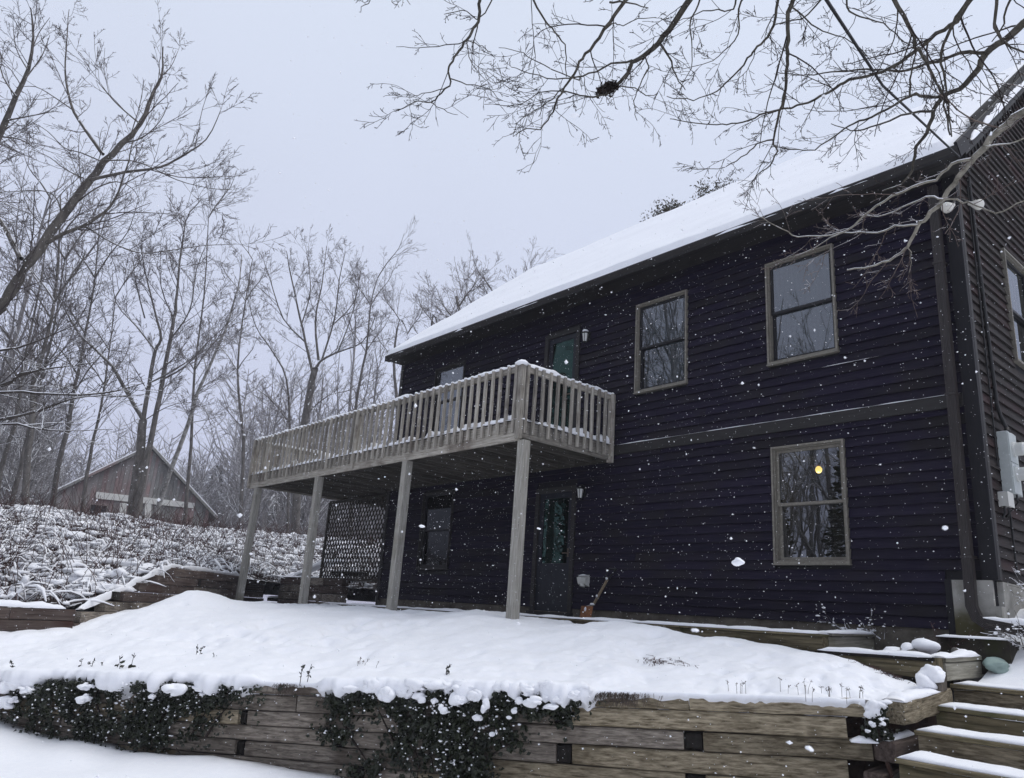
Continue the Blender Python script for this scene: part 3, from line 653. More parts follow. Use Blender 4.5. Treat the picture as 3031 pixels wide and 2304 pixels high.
# windows
def frame_mw(front, u0, v0):
    if front: return Matrix(((1, 0, 0, u0), (0, 0, -1, YW), (0, 1, 0, v0), (0, 0, 0, 1)))
    return Matrix(((0, 0, 1, XG), (1, 0, 0, u0), (0, 1, 0, v0), (0, 0, 0, 1)))
def ring(mb, x0, y0, x1, y1, t, w0, w1):
    mb.box(x0, y0, w0, x1, y0 + t, w1); mb.box(x0, y1 - t, w0, x1, y1, w1)
    mb.box(x0, y0 + t, w0, x0 + t, y1 - t, w1); mb.box(x1 - t, y0 + t, w0, x1, y1 - t, w1)
def window(front, x0, x1, z0, z1, cas, sash, curtain=False, label=None, pm='glass'):
    W_, H_ = x1 - x0, z1 - z0; mw = frame_mw(front, x0, z0)
    mb = MB(); ring(mb, 0, 0, W_, H_, .026, -.02, .042); ring(mb, .0265, .0265, W_ - .0265, H_ - .0265, .018, -.13, .012)
    wn = mb.build('window', cas, house, mw=mw)
    if label: wn['label'] = label
    MB().box(-.012, -.018, -.02, W_ + .012, -.001, .05).build('sill', cas, wn, mw=mw)
    a = .046; mid = H_ * .5
    mb = MB(); ring(mb, a, mid - .02, W_ - a, H_ - a, .036, -.055, -.022); mb.build('sash', sash, wn, mw=mw)
    mb = MB(); ring(mb, a, a, W_ - a, mid + .02, .042, -.092, -.0565); mb.build('sash', sash, wn, mw=mw)
    p = M[pm]
    MB().box(a + .036, mid + .017, -.040, W_ - a - .036, H_ - a - .036, -.036).build('pane', p, wn, mw=mw)
    MB().box(a + .042, a + .042, -.076, W_ - a - .042, mid - .023, -.072).build('pane', p, wn, mw=mw)
    if curtain:
        n = 60; V = []
        for i in range(n):
            x = .02 + (W_ - .04) * i / (n - 1); w = -.20 + .018 * math.sin(i * 1.35) + .006 * math.sin(i * 3.1)
            V += [(x, .02, w), (x, H_ - .02, w)]
        mesh('curtain', V, [(2 * i, 2 * i + 2, 2 * i + 3, 2 * i + 1) for i in range(n - 1)], M['curtain'], wn, True, mw)
    return wn
window(True, *openings[0][:4], M['taupe'], M['taupe'], False, 'taupe framed lower window showing a lit bulb')
window(True, *openings[1][:4], M['taupe'], M['sash_dark'], True)
window(True, *openings[2][:4], M['taupe'], M['sash_dark'], True)
window(True, *openings[3][:4], M['trim'], M['sash_dark'], True)
window(True, *openings[4][:4], M['trim'], M['sash_dark'], False, 'dark lower window in the shade under the balcony', 'glass_screen')
window(False, *GW, M['taupe'], M['sash_dark'], True, 'window on the right gable wall')

# doors
def door(x0, x1, z0, z1, panel, frac):
    W_, H_ = x1 - x0, z1 - z0; mw = frame_mw(True, x0, z0)
    mb = MB(); mb.box(0, 0, -.05, .085, H_, .03); mb.box(W_ - .085, 0, -.05, W_, H_, .03); mb.box(.0855, H_ - .085, -.05, W_ - .0855, H_, .03)
    mb.box(-.02, -.06, -.1, W_ + .02, -.002, .09)
    dr = mb.build('door', M['trim'], house, mw=mw)
    mb = MB(); a = .088; zb = .30 if frac > .9 else H_ * (1 - frac)
    ring(mb, a, .01, W_ - a, H_ - .09, .095, -.045, -.01); mb.box(a + .095, .105, -.040, W_ - a - .095, zb, -.014)
    mb.build('door_leaf', panel, dr, mw=mw)
    MB().box(a + .096, zb + .004, -.030, W_ - a - .096, H_ - .19, -.024).build('glass', M['glass_green'], dr, mw=mw)
    mb = MB(); mb.box(W_ - a - .075, H_ * .43, -.008, W_ - a - .045, H_ * .43 + .14, .004); mb.box(W_ - a - .070, H_ * .43 + .05, .004, W_ - a - .050, H_ * .43 + .07, .05); mb.box(W_ - a - .14, H_ * .43 + .05, .05, W_ - a - .045, H_ * .43 + .068, .062)
    mb.build('handle', M['brass'], dr, mw=mw)
    return dr
door(*openings[5][:4], M['door_blue'], .95)
door(*openings[6][:4], M['door_blue'], .62)

# downspout
dsp = [onY(2036, 488, 9.28), onY(2095, 1235, 9.28), np.array([-3.17, 9.28, .42]), np.array([-3.13, 9.28, .30]), np.array([-3.04, 9.27, .235]), np.array([-2.5, 9.2, .165]), np.array([-1.8, 9.1, .10])]
dsp[0] = np.array([-3.155, 9.28, 5.45]); dsp[1] = np.array([-3.165, 9.28, .75])
def rect_sweep(path, w, d, side, ribs=6):
    V = []; F = []; prof = []
    for i in range(ribs): # ribbed front
        u = -w / 2 + w * i / ribs
        prof += [(u, -d / 2), (u + w / ribs * .7, -d / 2), (u + w / ribs * .75, -d / 2 + .007), (u + w / ribs * .95, -d / 2 + .007)]
    prof += [(w / 2, -d / 2), (w / 2, d / 2), (-w / 2, d / 2)]
    n = len(prof)
    for i, p in enumerate(path):
        a = path[max(i - 1, 0)]; b = path[min(i + 1, len(path) - 1)]; T = b - a; T = T / np.linalg.norm(T)
        s_ = np.asarray(side, float); q = np.cross(T, s_); q /= np.linalg.norm(q)
        for (u, v) in prof: V.append(p + q * u - s_ * v * -1)
    for i in range(len(path) - 1):
        for j in range(n): k = (j + 1) % n; F.append((i * n + j, i * n + k, i * n + n + k, i * n + n + j))
    return V, F
V, F = rect_sweep(dsp, .105, .075, (0, 1, 0))
dso = mesh('downspout', V, F, M['downpipe'], house)
snow_strip('downspout_snow', [np.array([-3.06, 9.27, .30]), np.array([-2.95, 9.26, .285]), np.array([-2.5, 9.2, .225]), np.array([-1.8, 9.1, .16])], (0, 1, 0), .07, .035, M['snow_fine'], dso, .04, .4, 18)
for zz in (.92, 2.75, 4.4): MB().box(-3.225, 9.235, zz, -3.105, 9.40, zz + .025).build('strap', M['downpipe'], dso)

# ================================================================== BALCONY
bal = thing('balcony', 'weathered grey wooden balcony on four posts along the house front', 'balcony', (-13, 8.3, 0))
X0, X1, YF = -18.06, -8.40, 7.30
ZB, ZT, ZRL = 2.48, 2.79, 3.60
yb = YW - .03
for i, (xb, zb, xt) in enumerate(((-17.78, -.6, -17.68), (-14.63, -.6, -14.66), (-11.42, -.6, -11.40), (-8.35, -.6, -8.34))):
    beam('post', (xb, YF + .07, zb), (xt, YF + .07, ZB - .002), (1, 0, 0), .14, .14, .14, M['post'], bal, .006)
beam('rim_board', (X0, YF + .02, (ZB + ZT) / 2), (X1, YF + .02, (ZB + ZT) / 2), (0, 0, 1), ZT - ZB, ZT - ZB, .038, M['deck'], bal, .004)
beam('rim_board', (X1 - .02, YF + .041, (ZB + ZT) / 2 + .03), (X1 - .02, yb, (ZB + ZT) / 2 + .03), (0, 0, 1), .25, .25, .038, M['deck'], bal, .004)
beam('rim_board', (X0 + .02, YF + .041, (ZB + ZT) / 2 + .03), (X0 + .02, 10.9, (ZB + ZT) / 2 + .03), (0, 0, 1), .25, .25, .038, M['deck'], bal, .004)
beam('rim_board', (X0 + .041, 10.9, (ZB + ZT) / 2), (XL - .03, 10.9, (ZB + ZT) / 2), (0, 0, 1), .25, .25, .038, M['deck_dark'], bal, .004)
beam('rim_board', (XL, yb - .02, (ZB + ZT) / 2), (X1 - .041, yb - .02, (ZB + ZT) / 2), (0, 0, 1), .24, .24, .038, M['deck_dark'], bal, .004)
x = X1 - .42
while x > X0 + .2:
    yy = yb - .041 if x > XL else 10.87
    beam('joist', (x, YF + .041, 2.64), (x, yy, 2.64), (0, 0, 1), .20, .20, .038, M['joist'], bal, .003, seg=1)
    x -= .405
y = YF - .02
while y < 10.8:
    xe = X1 + .01 if y < yb - .14 else XL - .02
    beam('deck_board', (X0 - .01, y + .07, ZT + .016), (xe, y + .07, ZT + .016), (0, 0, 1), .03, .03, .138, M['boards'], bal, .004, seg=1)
    y += .142
# rails and balusters
def rail_run(a, b, outward, n, skip_end=False):
    a = np.array(a, float); b = np.array(b, float); o = np.array(outward, float)
    ln = np.linalg.norm(b - a); t = (b - a) / ln
    zc = np.array([0, 0, 1.0])
    beam('top_rail', a + zc * ZRL, b + zc * ZRL, (0, 0, 1), .09, .09, .038, M['deck'], bal, .004)
    for i in range(n):
        p = a + t * (ln * (i + .5) / n) + o * .046 + t * R.uniform(-.008, .008)
        tilt = t * R.uniform(-.012, .012)
        bb = beam('baluster', p + zc * (2.60 + R.uniform(-.012, .012)), p + tilt + zc * (ZRL + .055), (o[0], o[1], 0), .045, .045, .045, M['deck'], bal, .003, seg=1)
        lumps('baluster_snow', [p + tilt + zc * (ZRL + .062)], [(.034, .034, .022)], M['snow_fine'], bb, ICO1, .2, i)
    snow_strip('rail_snow', [a + zc * (ZRL + .045), b + zc * (ZRL + .045)], np.cross(t, zc), .060, .052, M['snow_fine'], bal, .045, .45, int(ln * 10))
    snow_strip('deck_edge_snow', [a + zc * (ZT + .03) - o * .04, b + zc * (ZT + .03) - o * .04], np.cross(t, zc), .12, .07, M['snow_fine'], bal, .05, .8, int(ln * 7), .25)
    snow_strip('baluster_foot_snow', [a + zc * (ZT + .005) + o * .045, b + zc * (ZT + .005) + o * .045], np.cross(t, zc), .035, .035, M['snow_fine'], bal, .04, .9, int(ln * 5), .45)
rail_run((X0, YF, 0), (X1, YF, 0), (0, -1, 0), 54)
rail_run((X1, YF, 0), (X1, yb, 0), (1, 0, 0), 13)
rail_run((X0, 10.9, 0), (X0, YF, 0), (-1, 0, 0), 22)
rail_run((XL - .1, 10.9, 0), (X0, 10.9, 0), (0, 1, 0), 17)
for (x, y) in ((X1 + .005, YF - .005), (X0 - .005, YF - .005), (X1 + .005, yb - .05), (-13.2, YF - .002)):
    beam('rail_post', (x, y, 2.5), (x, y, ZRL + .06), (1, 0, 0), .088, .088, .088, M['deck'], bal, .005)
for c_, s_ in (((X1, YF, ZRL + .07), (.10, .09, .055)), ((X1 - .9, YF, ZRL + .06), (.09, .05, .045)), ((X1 - 4.3, YF, ZRL + .06), (.12, .06, .06)), ((X0 + .3, YF, ZRL + .06), (.2, .06, .06))): lumps('rail_snow', [c_], [s_], M['snow_fine'], bal, ICO2, .3, 5, rotz=[0])

# lattice screen under the balcony beside the house corner
lat = thing('lattice_screen', 'dark wooden lattice screen under the balcony by the house corner', 'lattice', (-16.6, 9.5, 0))
lx0, lx1, lz0, lz1, ly = -18.1, -15.32, .55, 2.46, 9.5
ring_ = [((lx0, ly, lz0), (lx1, ly, lz0)), ((lx0, ly, lz1), (lx1, ly, lz1))]
for a, b in ring_: beam('frame_rail', a, b, (0, 0, 1), .07, .07, .04, M['deck_dark'], lat, .004, seg=1)
for x in (lx0, lx1): beam('frame_stile', (x, ly, lz0 - .7), (x, ly, lz1), (1, 0, 0), .08, .08, .045, M['deck_dark'], lat, .004, seg=1)
def clip_line(x, z, s):
    # line through (x,z) with slope s clipped to lattice
    pts = []
    for X in (lx0, lx1):
        Z = z + s * (X - x)
        if lz0 <= Z <= lz1: pts.append((X, Z))
    for Z in (lz0, lz1):
        X = x + (Z - z) / s
        if lx0 < X < lx1: pts.append((X, Z))
    return pts[:2] if len(pts) >= 2 else None
k = -1.6
while k < 4.2:
    for s in (1, -1):
        q = clip_line(lx0 + k, lz0, 1.6 * s)
        if q and math.dist(*q) > .15:
            yy = ly - .008 * s
            beam('lattice_slat', (q[0][0], yy, q[0][1]), (q[1][0], yy, q[1][1]), (q[1][1] - q[0][1], 0, -(q[1][0] - q[0][0])), .038, .038, .010, M['deck_dark'], lat, .002, seg=1)
    k += .135

# ================================================================== TIMBER WALLS
def wall_timber(root, xa, xb, k, mat, push=0.0, dep=.19, k2=None, gap=1.1, name='timber'):
    ya0, ya1 = wl(k, xa) + gap, wl((k2 or k + 1), xa) - gap; yb0, yb1 = wl(k, xb) + gap, wl((k2 or k + 1), xb) - gap
    A0, A1, B0, B1 = onW(xa, ya0, push), onW(xa, ya1, push), onW(xb, yb0, push), onW(xb, yb1, push)
    a = (A0 + A1) / 2 - NW * dep / 2; b = (B0 + B1) / 2 - NW * dep / 2
    return beam(name, a, b, UP, np.linalg.norm(A0 - A1), np.linalg.norm(B0 - B1), dep, mat, root, .014, .006, 6)
rw = thing('timber_retaining_wall', 'long low retaining wall of weathered brown timbers below the snowy terrace', 'retaining wall', onW(900, 1690))
courses = [
    (0, [-330, 120, 565, 1010, 1487, 1868], []),
    (1, [-330, 40, 640, 1197, 1828], [(1197, 1234)]),
    (2, [-330, 300, 515, 1476, 1884], [(515, 533), (1476, 1517)]),
    (3, [-330, 130, 719, 1200, 1832], [(719, 743), (1200, 1234), (280, 300)]),
    (4, [-330, 506, 950, 1480, 1858], [(506, 527), (1480, 1523)]),
    (5, [-330, 380, 900, 1190, 1840], [(760, 785), (1190, 1226)]),
    (6, [-330, 500, 1300, 1860], [])]
for k, js, dead in courses:
    cuts = sorted(set(js))
    segs = []
    for a, b in zip(cuts[:-1], cuts[1:]):
        cur = a
        for (d0, d1) in sorted(dead):
            if a - 1 <= d0 and d1 <= b + 1:
                if d0 - cur > 8: segs.append((cur, d0))
                cur = d1
        segs.append((cur, b))
    for a, b in segs:
        mt = M['timber'] if a > 1000 else (M['timber'] if R.random() < .35 else M['timber_grey'])
        wall_timber(rw, a + .8, b - .8, k, mt, R.uniform(-.012, .016))
    for d0, d1 in dead: wall_timber(rw, d0 + 2, d1 - 2, k, M['dark_hole'], -.035, .4, gap=2.5, name='tie_end')
# backing earth so gaps stay dark
q0, q1 = onW(-330, 1600, -.215), onW(1868, 1600, -.215)
V = [(q0[0], q0[1], -2.2), (q1[0], q1[1], -2.2), (q1[0], q1[1], -.56), (q0[0], q0[1], -1.25)]
mesh('packed_earth', V, [(0, 1, 2, 3)], M['soil'], rw)
# end of the wall: return timbers stepping back beside the stairs
rt = thing('timber_wall_return', 'short stack of split timbers turning the wall corner beside the steps', 'retaining wall', (-2.95, 7.1, -1.6))
def rtimber(a, b, h, mat, dep=.17):
    return beam('timber', a, b, UP, h, h, dep, mat, rt, .016, .012, 5)
rA = at(1932, 1538, 6.28); rB = at(2012, 1514, 6.72)
rtimber(rA, rB + (rB - rA) * .35, .17, M['timber'])
rA2 = at(1912, 1624, 6.15); rB2 = at(1968, 1606, 6.5)
rtimber(rA2, rB2 + (rB2 - rA2) * .4, .15, M['timber_red'])
rA3 = at(1885, 1690, 6.1); rB3 = at(1950, 1668, 6.4); rtimber(rA3, rB3 + (rB3 - rA3) * .4, .15, M['timber_red'])
beam('splinter', at(1915, 1645, 6.12), at(1932, 1700, 6.05), (1, 0, 0), .03, .02, .03, M['timber_red'], rt, .004)
vv = [onW(1868, 1520, -.17), onW(1868, 1760, -.17), np.array([-2.78, 7.75, -1.9]), np.array([-2.78, 7.75, -.55])]
mesh('packed_earth', vv, [(0, 1, 2, 3)], M['soil'], rt)
snow_strip('timber_snow', [at(1835, 1600, 6.25), at(1895, 1603, 6.2)], NW, .12, .05, M['snow_fine'], rt, .03, .6, 4)
snow_strip('timber_snow', [rA2 + UP * .085, rB2 + UP * .08], (1, 0, 0), .07, .03, M['snow_fine'], rt, .03, .6, 5)
snow_strip('timber_snow', [rA + UP * .085, rB + UP * .085], (1, 0, 0), .15, .05, M['snow_fine'], rt, .03, .5, 6)

# ledge (front edge of the walk along the house), lower planter, block under the downspout
led = thing('timber_walk_edge', 'long timber edging of the walk along the house, snow along its top', 'retaining wall', (-9, 8.15, -.3))
yl, xe = 8.16, -4.27
xs_ = [-15.3, -13.0, -10.4, -7.9, -6.1, xe]
def zl(x): return .012 + .0045 * (x + 4.3)
for a, b in zip(xs_[:-1], xs_[1:]):
    beam('timber', (a + .004, yl + .07, zl(a) - .085), (b - .004, yl + .07, zl(b) - .085), UP, .15, .15, .14, M['timber_green'] if a > -11 else M['timber_red'], led, .008, .004, 5)
    beam('cap_board', (a + .002, yl + .06, zl(a) + .004), (b - .002, yl + .06, zl(b) + .004), UP, .026, .026, .20, M['timber_green'], led, .004, .002, 3)
beam('timber', (xe - .07, yl + .15, -.072), (xe - .07, 9.36, -.02), UP, .16, .16, .135, M['timber_pale'], led, .008, .003, 4)
beam('cap_board', (xe - .06, yl + .17, .028), (xe - .06, 9.36, .058), UP, .026, .026, .17, M['timber_pale'], led, .004, .002, 3)
beam('timber', (xe - .5, yl + .10, -.30), (-15.2, yl + .10, -.33), UP, .30, .30, .12, M['dark_hole'], led, .01, .003, 3)
snow_strip('timber_snow', [(-15.2, yl + .05, zl(-15.2) + .018), (xe, yl + .05, zl(xe) + .018)], (0, 1, 0), .20, .030, M['snow_fine'], led, .05, .35, 41)
snow_strip('timber_snow', [(xe - .06, yl + .12, .042), (xe - .06, 9.3, .070)], (1, 0, 0), .18, .035, M['snow_fine'], led, .04, .4, 43)
kind(MB().box(-15.3, yl + .15, -.2, xe - .145, YW + .01, -.045).build('walkway', M['concrete_dark']), 'structure')

t2 = thing('timber_planter', 'low mossy timber planter edge with pale end beside the top step', 'retaining wall', (-3.6, 7.9, -.3))
xa2, xb2, y2 = -4.15, -2.99, 7.86
beam('timber', (xa2, y2 + .07 - .0, -.235), (xb2 - .07, y2 + .07, -.225), UP, .15, .15, .13, M['timber_green'], t2, .008, .004, 4)
beam('cap_board', (xa2, y2 + .05, -.145), (xb2 - .05, y2 + .05, -.130), UP, .035, .035, .17, M['dark_hole'], t2, .004, .002, 3)
beam('corner_post', (xb2 - .045, y2 + .04, -.45), (xb2 - .045, y2 + .04, -.115), (1, 0, 0), .07, .07, .08, M['timber_green'], t2, .005)
beam('timber', (xb2 - .04, y2 + .09, -.235), (xb2 - .04, 8.85, -.20), UP, .16, .16, .09, M['timber_pale'], t2, .01, .004, 4)
beam('cap_board', (xb2 - .04, y2 + .09, -.130), (xb2 - .04, 8.85, -.095), UP, .04, .04, .11, M['timber_pale'], t2, .004, .002, 3)
beam('timber', (xa2, y2 + .10, -.40), (xb2 - .09, y2 + .10, -.40), UP, .16, .16, .12, M['dark_hole'], t2, .008, .004, 4)
snow_strip('planter_snow', [(xa2, y2 + .06, -.13), (xb2 - .06, y2 + .06, -.115)], (0, 1, 0), .20, .04, M['snow_fine'], t2, .04, .4, 51)
snow_strip('planter_snow', [(xb2 - .05, y2 + .05, -.110), (xb2 - .05, 8.8, -.075)], (1, 0, 0), .14, .05, M['snow_fine'], t2, .04, .5, 52)
mesh('soil_bed', [(xa2, y2 + .14, -.16), (xb2 - .09, y2 + .14, -.15), (xb2 - .09, 9.4, -.06), (xa2, 9.4, -.08)], [(0, 1, 2, 3)], M['soil'], t2)

blk = thing('concrete_splash_block', 'dark stained concrete block topped with snow under the downspout', 'block', (-3.1, 9.05, -.1))
mb = MB(); mb.box(-3.40, 8.98, -.25, -2.76, 9.30, .085); mb.build('block', M['block_dark'], blk)
snow_strip('block_snow', [(-3.41, 8.98, .085), (-2.75, 8.98, .09)], (0, 1, 0), .16, .026, M['snow_fine'], blk, .04, .35, 55)

# steps
st = thing('timber_steps', 'flight of timber steps with snow on each tread at right', 'steps', (-1.8, 7, -1.6))
sy = [8.02, 7.46, 6.92, 6.40, 5.88, 5.36]; sz = [-.33, -.50, -.665, -.83, -.995, -1.16]; sx = [-2.98, -2.93, -2.87, -2.81, -2.78, -2.78]
for i in range(6):
    xr = 0.6
    mt = M['timber_green'] if i % 2 else M['timber']
    beam('tread_board', (sx[i], sy[i] + .23, sz[i] - .02), (xr, sy[i] + .23, sz[i] - .02), UP, .036, .036, .50, M['timber_green'], st, .005, .002, 5)
    beam('riser_board', (sx[i] + .015, sy[i] + .035, sz[i] - .11), (xr, sy[i] + .035, sz[i] - .11), UP, .135, .135, .04, mt, st, .005, .003, 5)
    snow_strip('tread_snow', [(sx[i] + .01, sy[i] + .19, sz[i] - .002), (xr, sy[i] + .19, sz[i] - .002)], (0, 1, 0), .37 if i else .30, .034, M['snow_fine'], st, .04, .30, 60 + i)
    if i in (1, 2, 3, 4): snow_strip('riser_snow', [(sx[i] + .35, sy[i] + .012, sz[i] - .042), (xr, sy[i] + .012, sz[i] - .042)], (0, 1, 0), .022, .010, M['snow_fine'], st, .03, .9, 70 + i, .5)
beam('stringer', (-2.90, 8.0, -.62), (-2.80, 5.3, -1.45), UP, .22, .22, .05, M['dark_hole'], st, .005)
pst = thing('snowy_post_stub', 'short weathered post stub leaning beside the top step under a snow cap', 'post', (-3.05, 7.4, -.6))
pq = at(2022, 1482, 6.80)
beam('post', pq + np.array([-.02, 0, -.35]), pq + np.array([.01, 0, .10]), (1, 0, 0), .13, .12, .12, M['timber_grey'], pst, .012, .006)
lumps('snow_cap', [pq + np.array([-.02, -.03, .10]), pq + np.array([-.05, -.07, .02]), pq + np.array([-.07, -.09, -.06]), pq + np.array([.0, .0, .12])], [(.10, .09, .075), (.10, .09, .075), (.09, .08, .06), (.06, .06, .05)], M['snow_fine'], pst, ICO3, .3, 8)

# left retaining walls behind the mound
lw1 = thing('timber_wall', 'low dark reddish timber wall at far left under the brush', 'retaining wall', (-13.7, 2, -.8))
pA, pB = np.array([-13.95, -1.2, 0]), np.array([-13.30, 3.05, 0])
for k in range(4):
    ztop = -.37 - k * .165 + (.02)
    a = pA.copy(); b = pB.copy(); a[2] = b[2] = ztop - .08
    a[2] -= .10
    if k == 0: a = a + (b - a) * .42
    m_ = a + (b - a) * R.uniform(.3, .7)
    for u, v in ((a, m_ - (b - a) * .002), (m_, b)): beam('timber', u, v, UP, .158, .158, .16, M['timber_red'], lw1, .012, .006, 4)
snow_strip('timber_snow', [(-13.62, .95, -.35), (-13.33, 2.9, -.345)], (1, 0, 0), .17, .05, M['snow_fine'], lw1, .05, .7, 81)
lw2 = thing('stepped_timber_wall', 'dark reddish timber wall stepping up the slope behind the snow mound', 'retaining wall', (-15.8, 5.2, -.4))
pC, pE = np.array([-13.35, 3.0, 0]), np.array([-18.7, 7.75, 0]); nk = 7
ax_ = pE - pC; 
def fr_of(xd, yd):
    d = D(xd, yd); a = pC; n_ = np.array([-ax_[1], ax_[0], 0]); q = d * ((a @ n_) / (d @ n_)); return float((q - a) @ ax_ / (ax_ @ ax_))
fr_k = [fr_of(362, 1250), fr_of(328, 1262), fr_of(288, 1275), fr_of(255, 1290), fr_of(216, 1305), .02, .0]
print('steps', fr_k)
for k in range(nk):
    zt = .46 - k * .165
    a = pC + ax_ * fr_k[k]; b = pE.copy(); a[2] = zt - .08 - .02; b[2] = zt - .08
    cuts = [0, .38 + .13 * ((k * 7) % 3 - 1) / 2, .72 + .1 * ((k * 5) % 3 - 1), 1]
    for u, v in zip(cuts[:-1], cuts[1:]):
        beam('timber', a + (b - a) * (u + .002), a + (b - a) * (v - .002), UP, .158, .158, .17, M['timber_red'] if R.random() < .7 else M['timber_grey'], lw2, .012, .008, 4)
for f_, k in ((.62, 1), (.16, 3), (.13, 5)):
    c = pC + ax_ * f_; c[2] = .46 - k * .165 - .09; c = c + np.array([.045, -.055, 0])
    beam('tie_end', c, c + ax_ * .018, UP, .13, .13, .2, M['dark_hole'], lw2, .01)
pth = []
for k in (5, 4, 3, 2, 1, 0):
    zt = .46 - k * .165
    pth += [pC + ax_ * (fr_k[k] + .012) + UP * (zt + .01)]
pth += [pE + UP * .47]
snow_strip('timber_snow', pth, np.array([.62, -.78, 0]), .17, .06, M['snow_fine'], lw2, .06, .5, 83)
# short wall and snow covered steps beside the lattice
lw3 = thing('short_timber_wall', 'short wall of three dark timbers below the lattice screen', 'retaining wall', (-18, 9.2, 0))
for k in range(4):
    zt = .56 - k * .185
    cuts = [-19.75, -18.4 + .3 * (k % 2), -17.4 - .2 * (k % 2), -16.45]
    for u, v in zip(cuts[:-1], cuts[1:]): beam('timber', (u + .01, 9.3, zt - .09), (v - .01, 9.3, zt - .09 + .005), UP, .175, .175, .16, M['timber_grey'] if R.random() < .6 else M['timber_red'], lw3, .012, .006, 3)
snow_strip('timber_snow', [(-19.7, 9.25, .565), (-17.9, 9.25, .57)], (0, 1, 0), .10, .025, M['snow_fine'], lw3, .05, .6, 85)
lw4 = thing('timber_wall_stub', 'stub of dark timbers just right of the leftmost balcony post', 'retaining wall', (-20, 8.8, 0))
for k in range(4):
    zt = .50 - k * .17; beam('timber', (-20.6, 8.25, zt - .08), (-20.0 + .05 * (k % 2), 8.9, zt - .08), UP, .16, .16, .16, M['timber_red'], lw4, .012, .008, 3)
sstep = thing('snowy_side_steps', 'dark timber steps climbing left of the lattice, edged with snow', 'steps', (-19.6, 10.2, .2))
for k in range(5):
    a = np.array([-20.3 + .35 * k, 9.3 + .25 * k, -.02 + .19 * k]); b = a + np.array([1.0, .35, 0.02])
    beam('tread_board', a, b, UP, .09, .09, .3, M['dark_hole'], sstep, .01, .004, 3)
    snow_strip('tread_snow', [a + np.array([0, -.1, .05]), b + np.array([0, -.1, .05])], (0, 1, 0), .14, .04, M['snow_fine'], sstep, .05, .5, 90 + k)
snow_strip('step_snow', [(-20.2, 9.4, .42), (-19.5, 9.6, .62), (-19.0, 10.0, .95), (-18.3, 10.2, 1.02)], (0.4, 1, 0), .22, .10, M['snow_fine'], sstep, .06, .5, 97)

# ================================================================== things on and by the house
def lathe(prof, n=14):
    V = []; F = []
    for (r, z) in prof:
        for i in range(n): a = 2 * math.pi * i / n; V.append((r * math.cos(a), r * math.sin(a), z))
    m = len(prof)
    for j in range(m - 1):
        for i in range(n): k = (i + 1) % n; F.append((j * n + i, j * n + k, j * n + n + k, j * n + n + i))
    F.append(tuple(range(n - 1, -1, -1))); F.append(tuple((m - 1) * n + i for i in range(n)))
    return V, F
def axis_mw(p, d, up=(0, 0, 1)):
    z = Vector(d).normalized(); x = Vector(up).cross(z)
    if x.length < 1e-3: x = Vector((1, 0, 0)).cross(z)
    x.normalize(); y = z.cross(x)
    return Matrix(((x[0], y[0], z[0], p[0]), (x[1], y[1], z[1], p[1]), (x[2], y[2], z[2], p[2]), (0, 0, 0, 1)))
def lantern(pos, label, snowcap):
    ln = thing('wall_lantern', label, 'lamp', pos); p = np.array(pos, float)
    MB().box(p[0] - .05, YW - .035, p[2] - .06, p[0] + .05, YW - .005, p[2] + .10).build('back_plate', M['black'], ln)
    tubes('arm', [([p + (0, .05, .07), p + (0, 0, .13), p + (0, -.06, .12)], [.008, .008, .008])], M['black'], ln, 6)
    q = p + (0, -.06, 0)
    V, F = lathe([(.012, .12), (.02, .10), (.075, .06), (.078, .052), (.06, .05)], 6); mesh('cap', V, F, M['black'], ln, False, Matrix.Translation(q))
    V, F = lathe([(.056, .048), (.036, -.10), (.02, -.105)], 6); mesh('glass', V, F, M['meter_glass'], ln, False, Matrix.Translation(q))
    for i in range(6):
        a = 2 * math.pi * i / 6; c, s = math.cos(a), math.sin(a)
        tubes('rib', [([q + (.059 * c, .059 * s, .05), q + (.039 * c, .039 * s, -.10)], [.005, .005])], M['black'], ln, 4)
    V, F = lathe([(.038, -.10), (.042, -.11), (.01, -.13)], 6); mesh('base', V, F, M['black'], ln, False, Matrix.Translation(q))
    if snowcap: lumps('snow_cap', [q + (0, 0, .10)], [(.06, .06, .03)], M['snow_fine'], ln, ICO2, .2, 3)
lantern((-9.07, YW - .03, 4.86), 'black wall lantern right of the upper balcony door', True)
lantern((-9.03, YW - .03, 2.06), 'dark wall lantern with snowy glass beside the lower door', False)

ob = thing('vent_hood', 'pale grey vent hood on the siding between the lower door and shovel', 'vent', (-8.92, YW, .64))
V = [(-9.02, YW - .005, .71), (-8.82, YW - .005, .71), (-8.82, YW - .10, .66), (-9.02, YW - .10, .66), (-9.02, YW - .005, .52), (-8.82, YW - .005, .52), (-8.84, YW - .09, .56), (-9.0, YW - .09, .56)]
mesh('hood', V, [(0, 1, 2, 3), (0, 3, 7, 4), (1, 5, 6, 2), (3, 2, 6, 7), (4, 7, 6, 5), (0, 4, 5, 1)], M['plastic_grey'], ob)
V, F = lathe([(.045, 0), (.045, .04), (.03, .045)], 12); mesh('flap', V, F, M['plastic_grey'], ob, False, axis_mw((-8.92, YW - .06, .555), (0, -.3, -1)))
snow_strip('snow_cap', [(-9.01, YW - .05, .695), (-8.83, YW - .05, .695)], (0, 1, 0), .07, .02, M['snow_fine'], ob, .03, .3, 3)

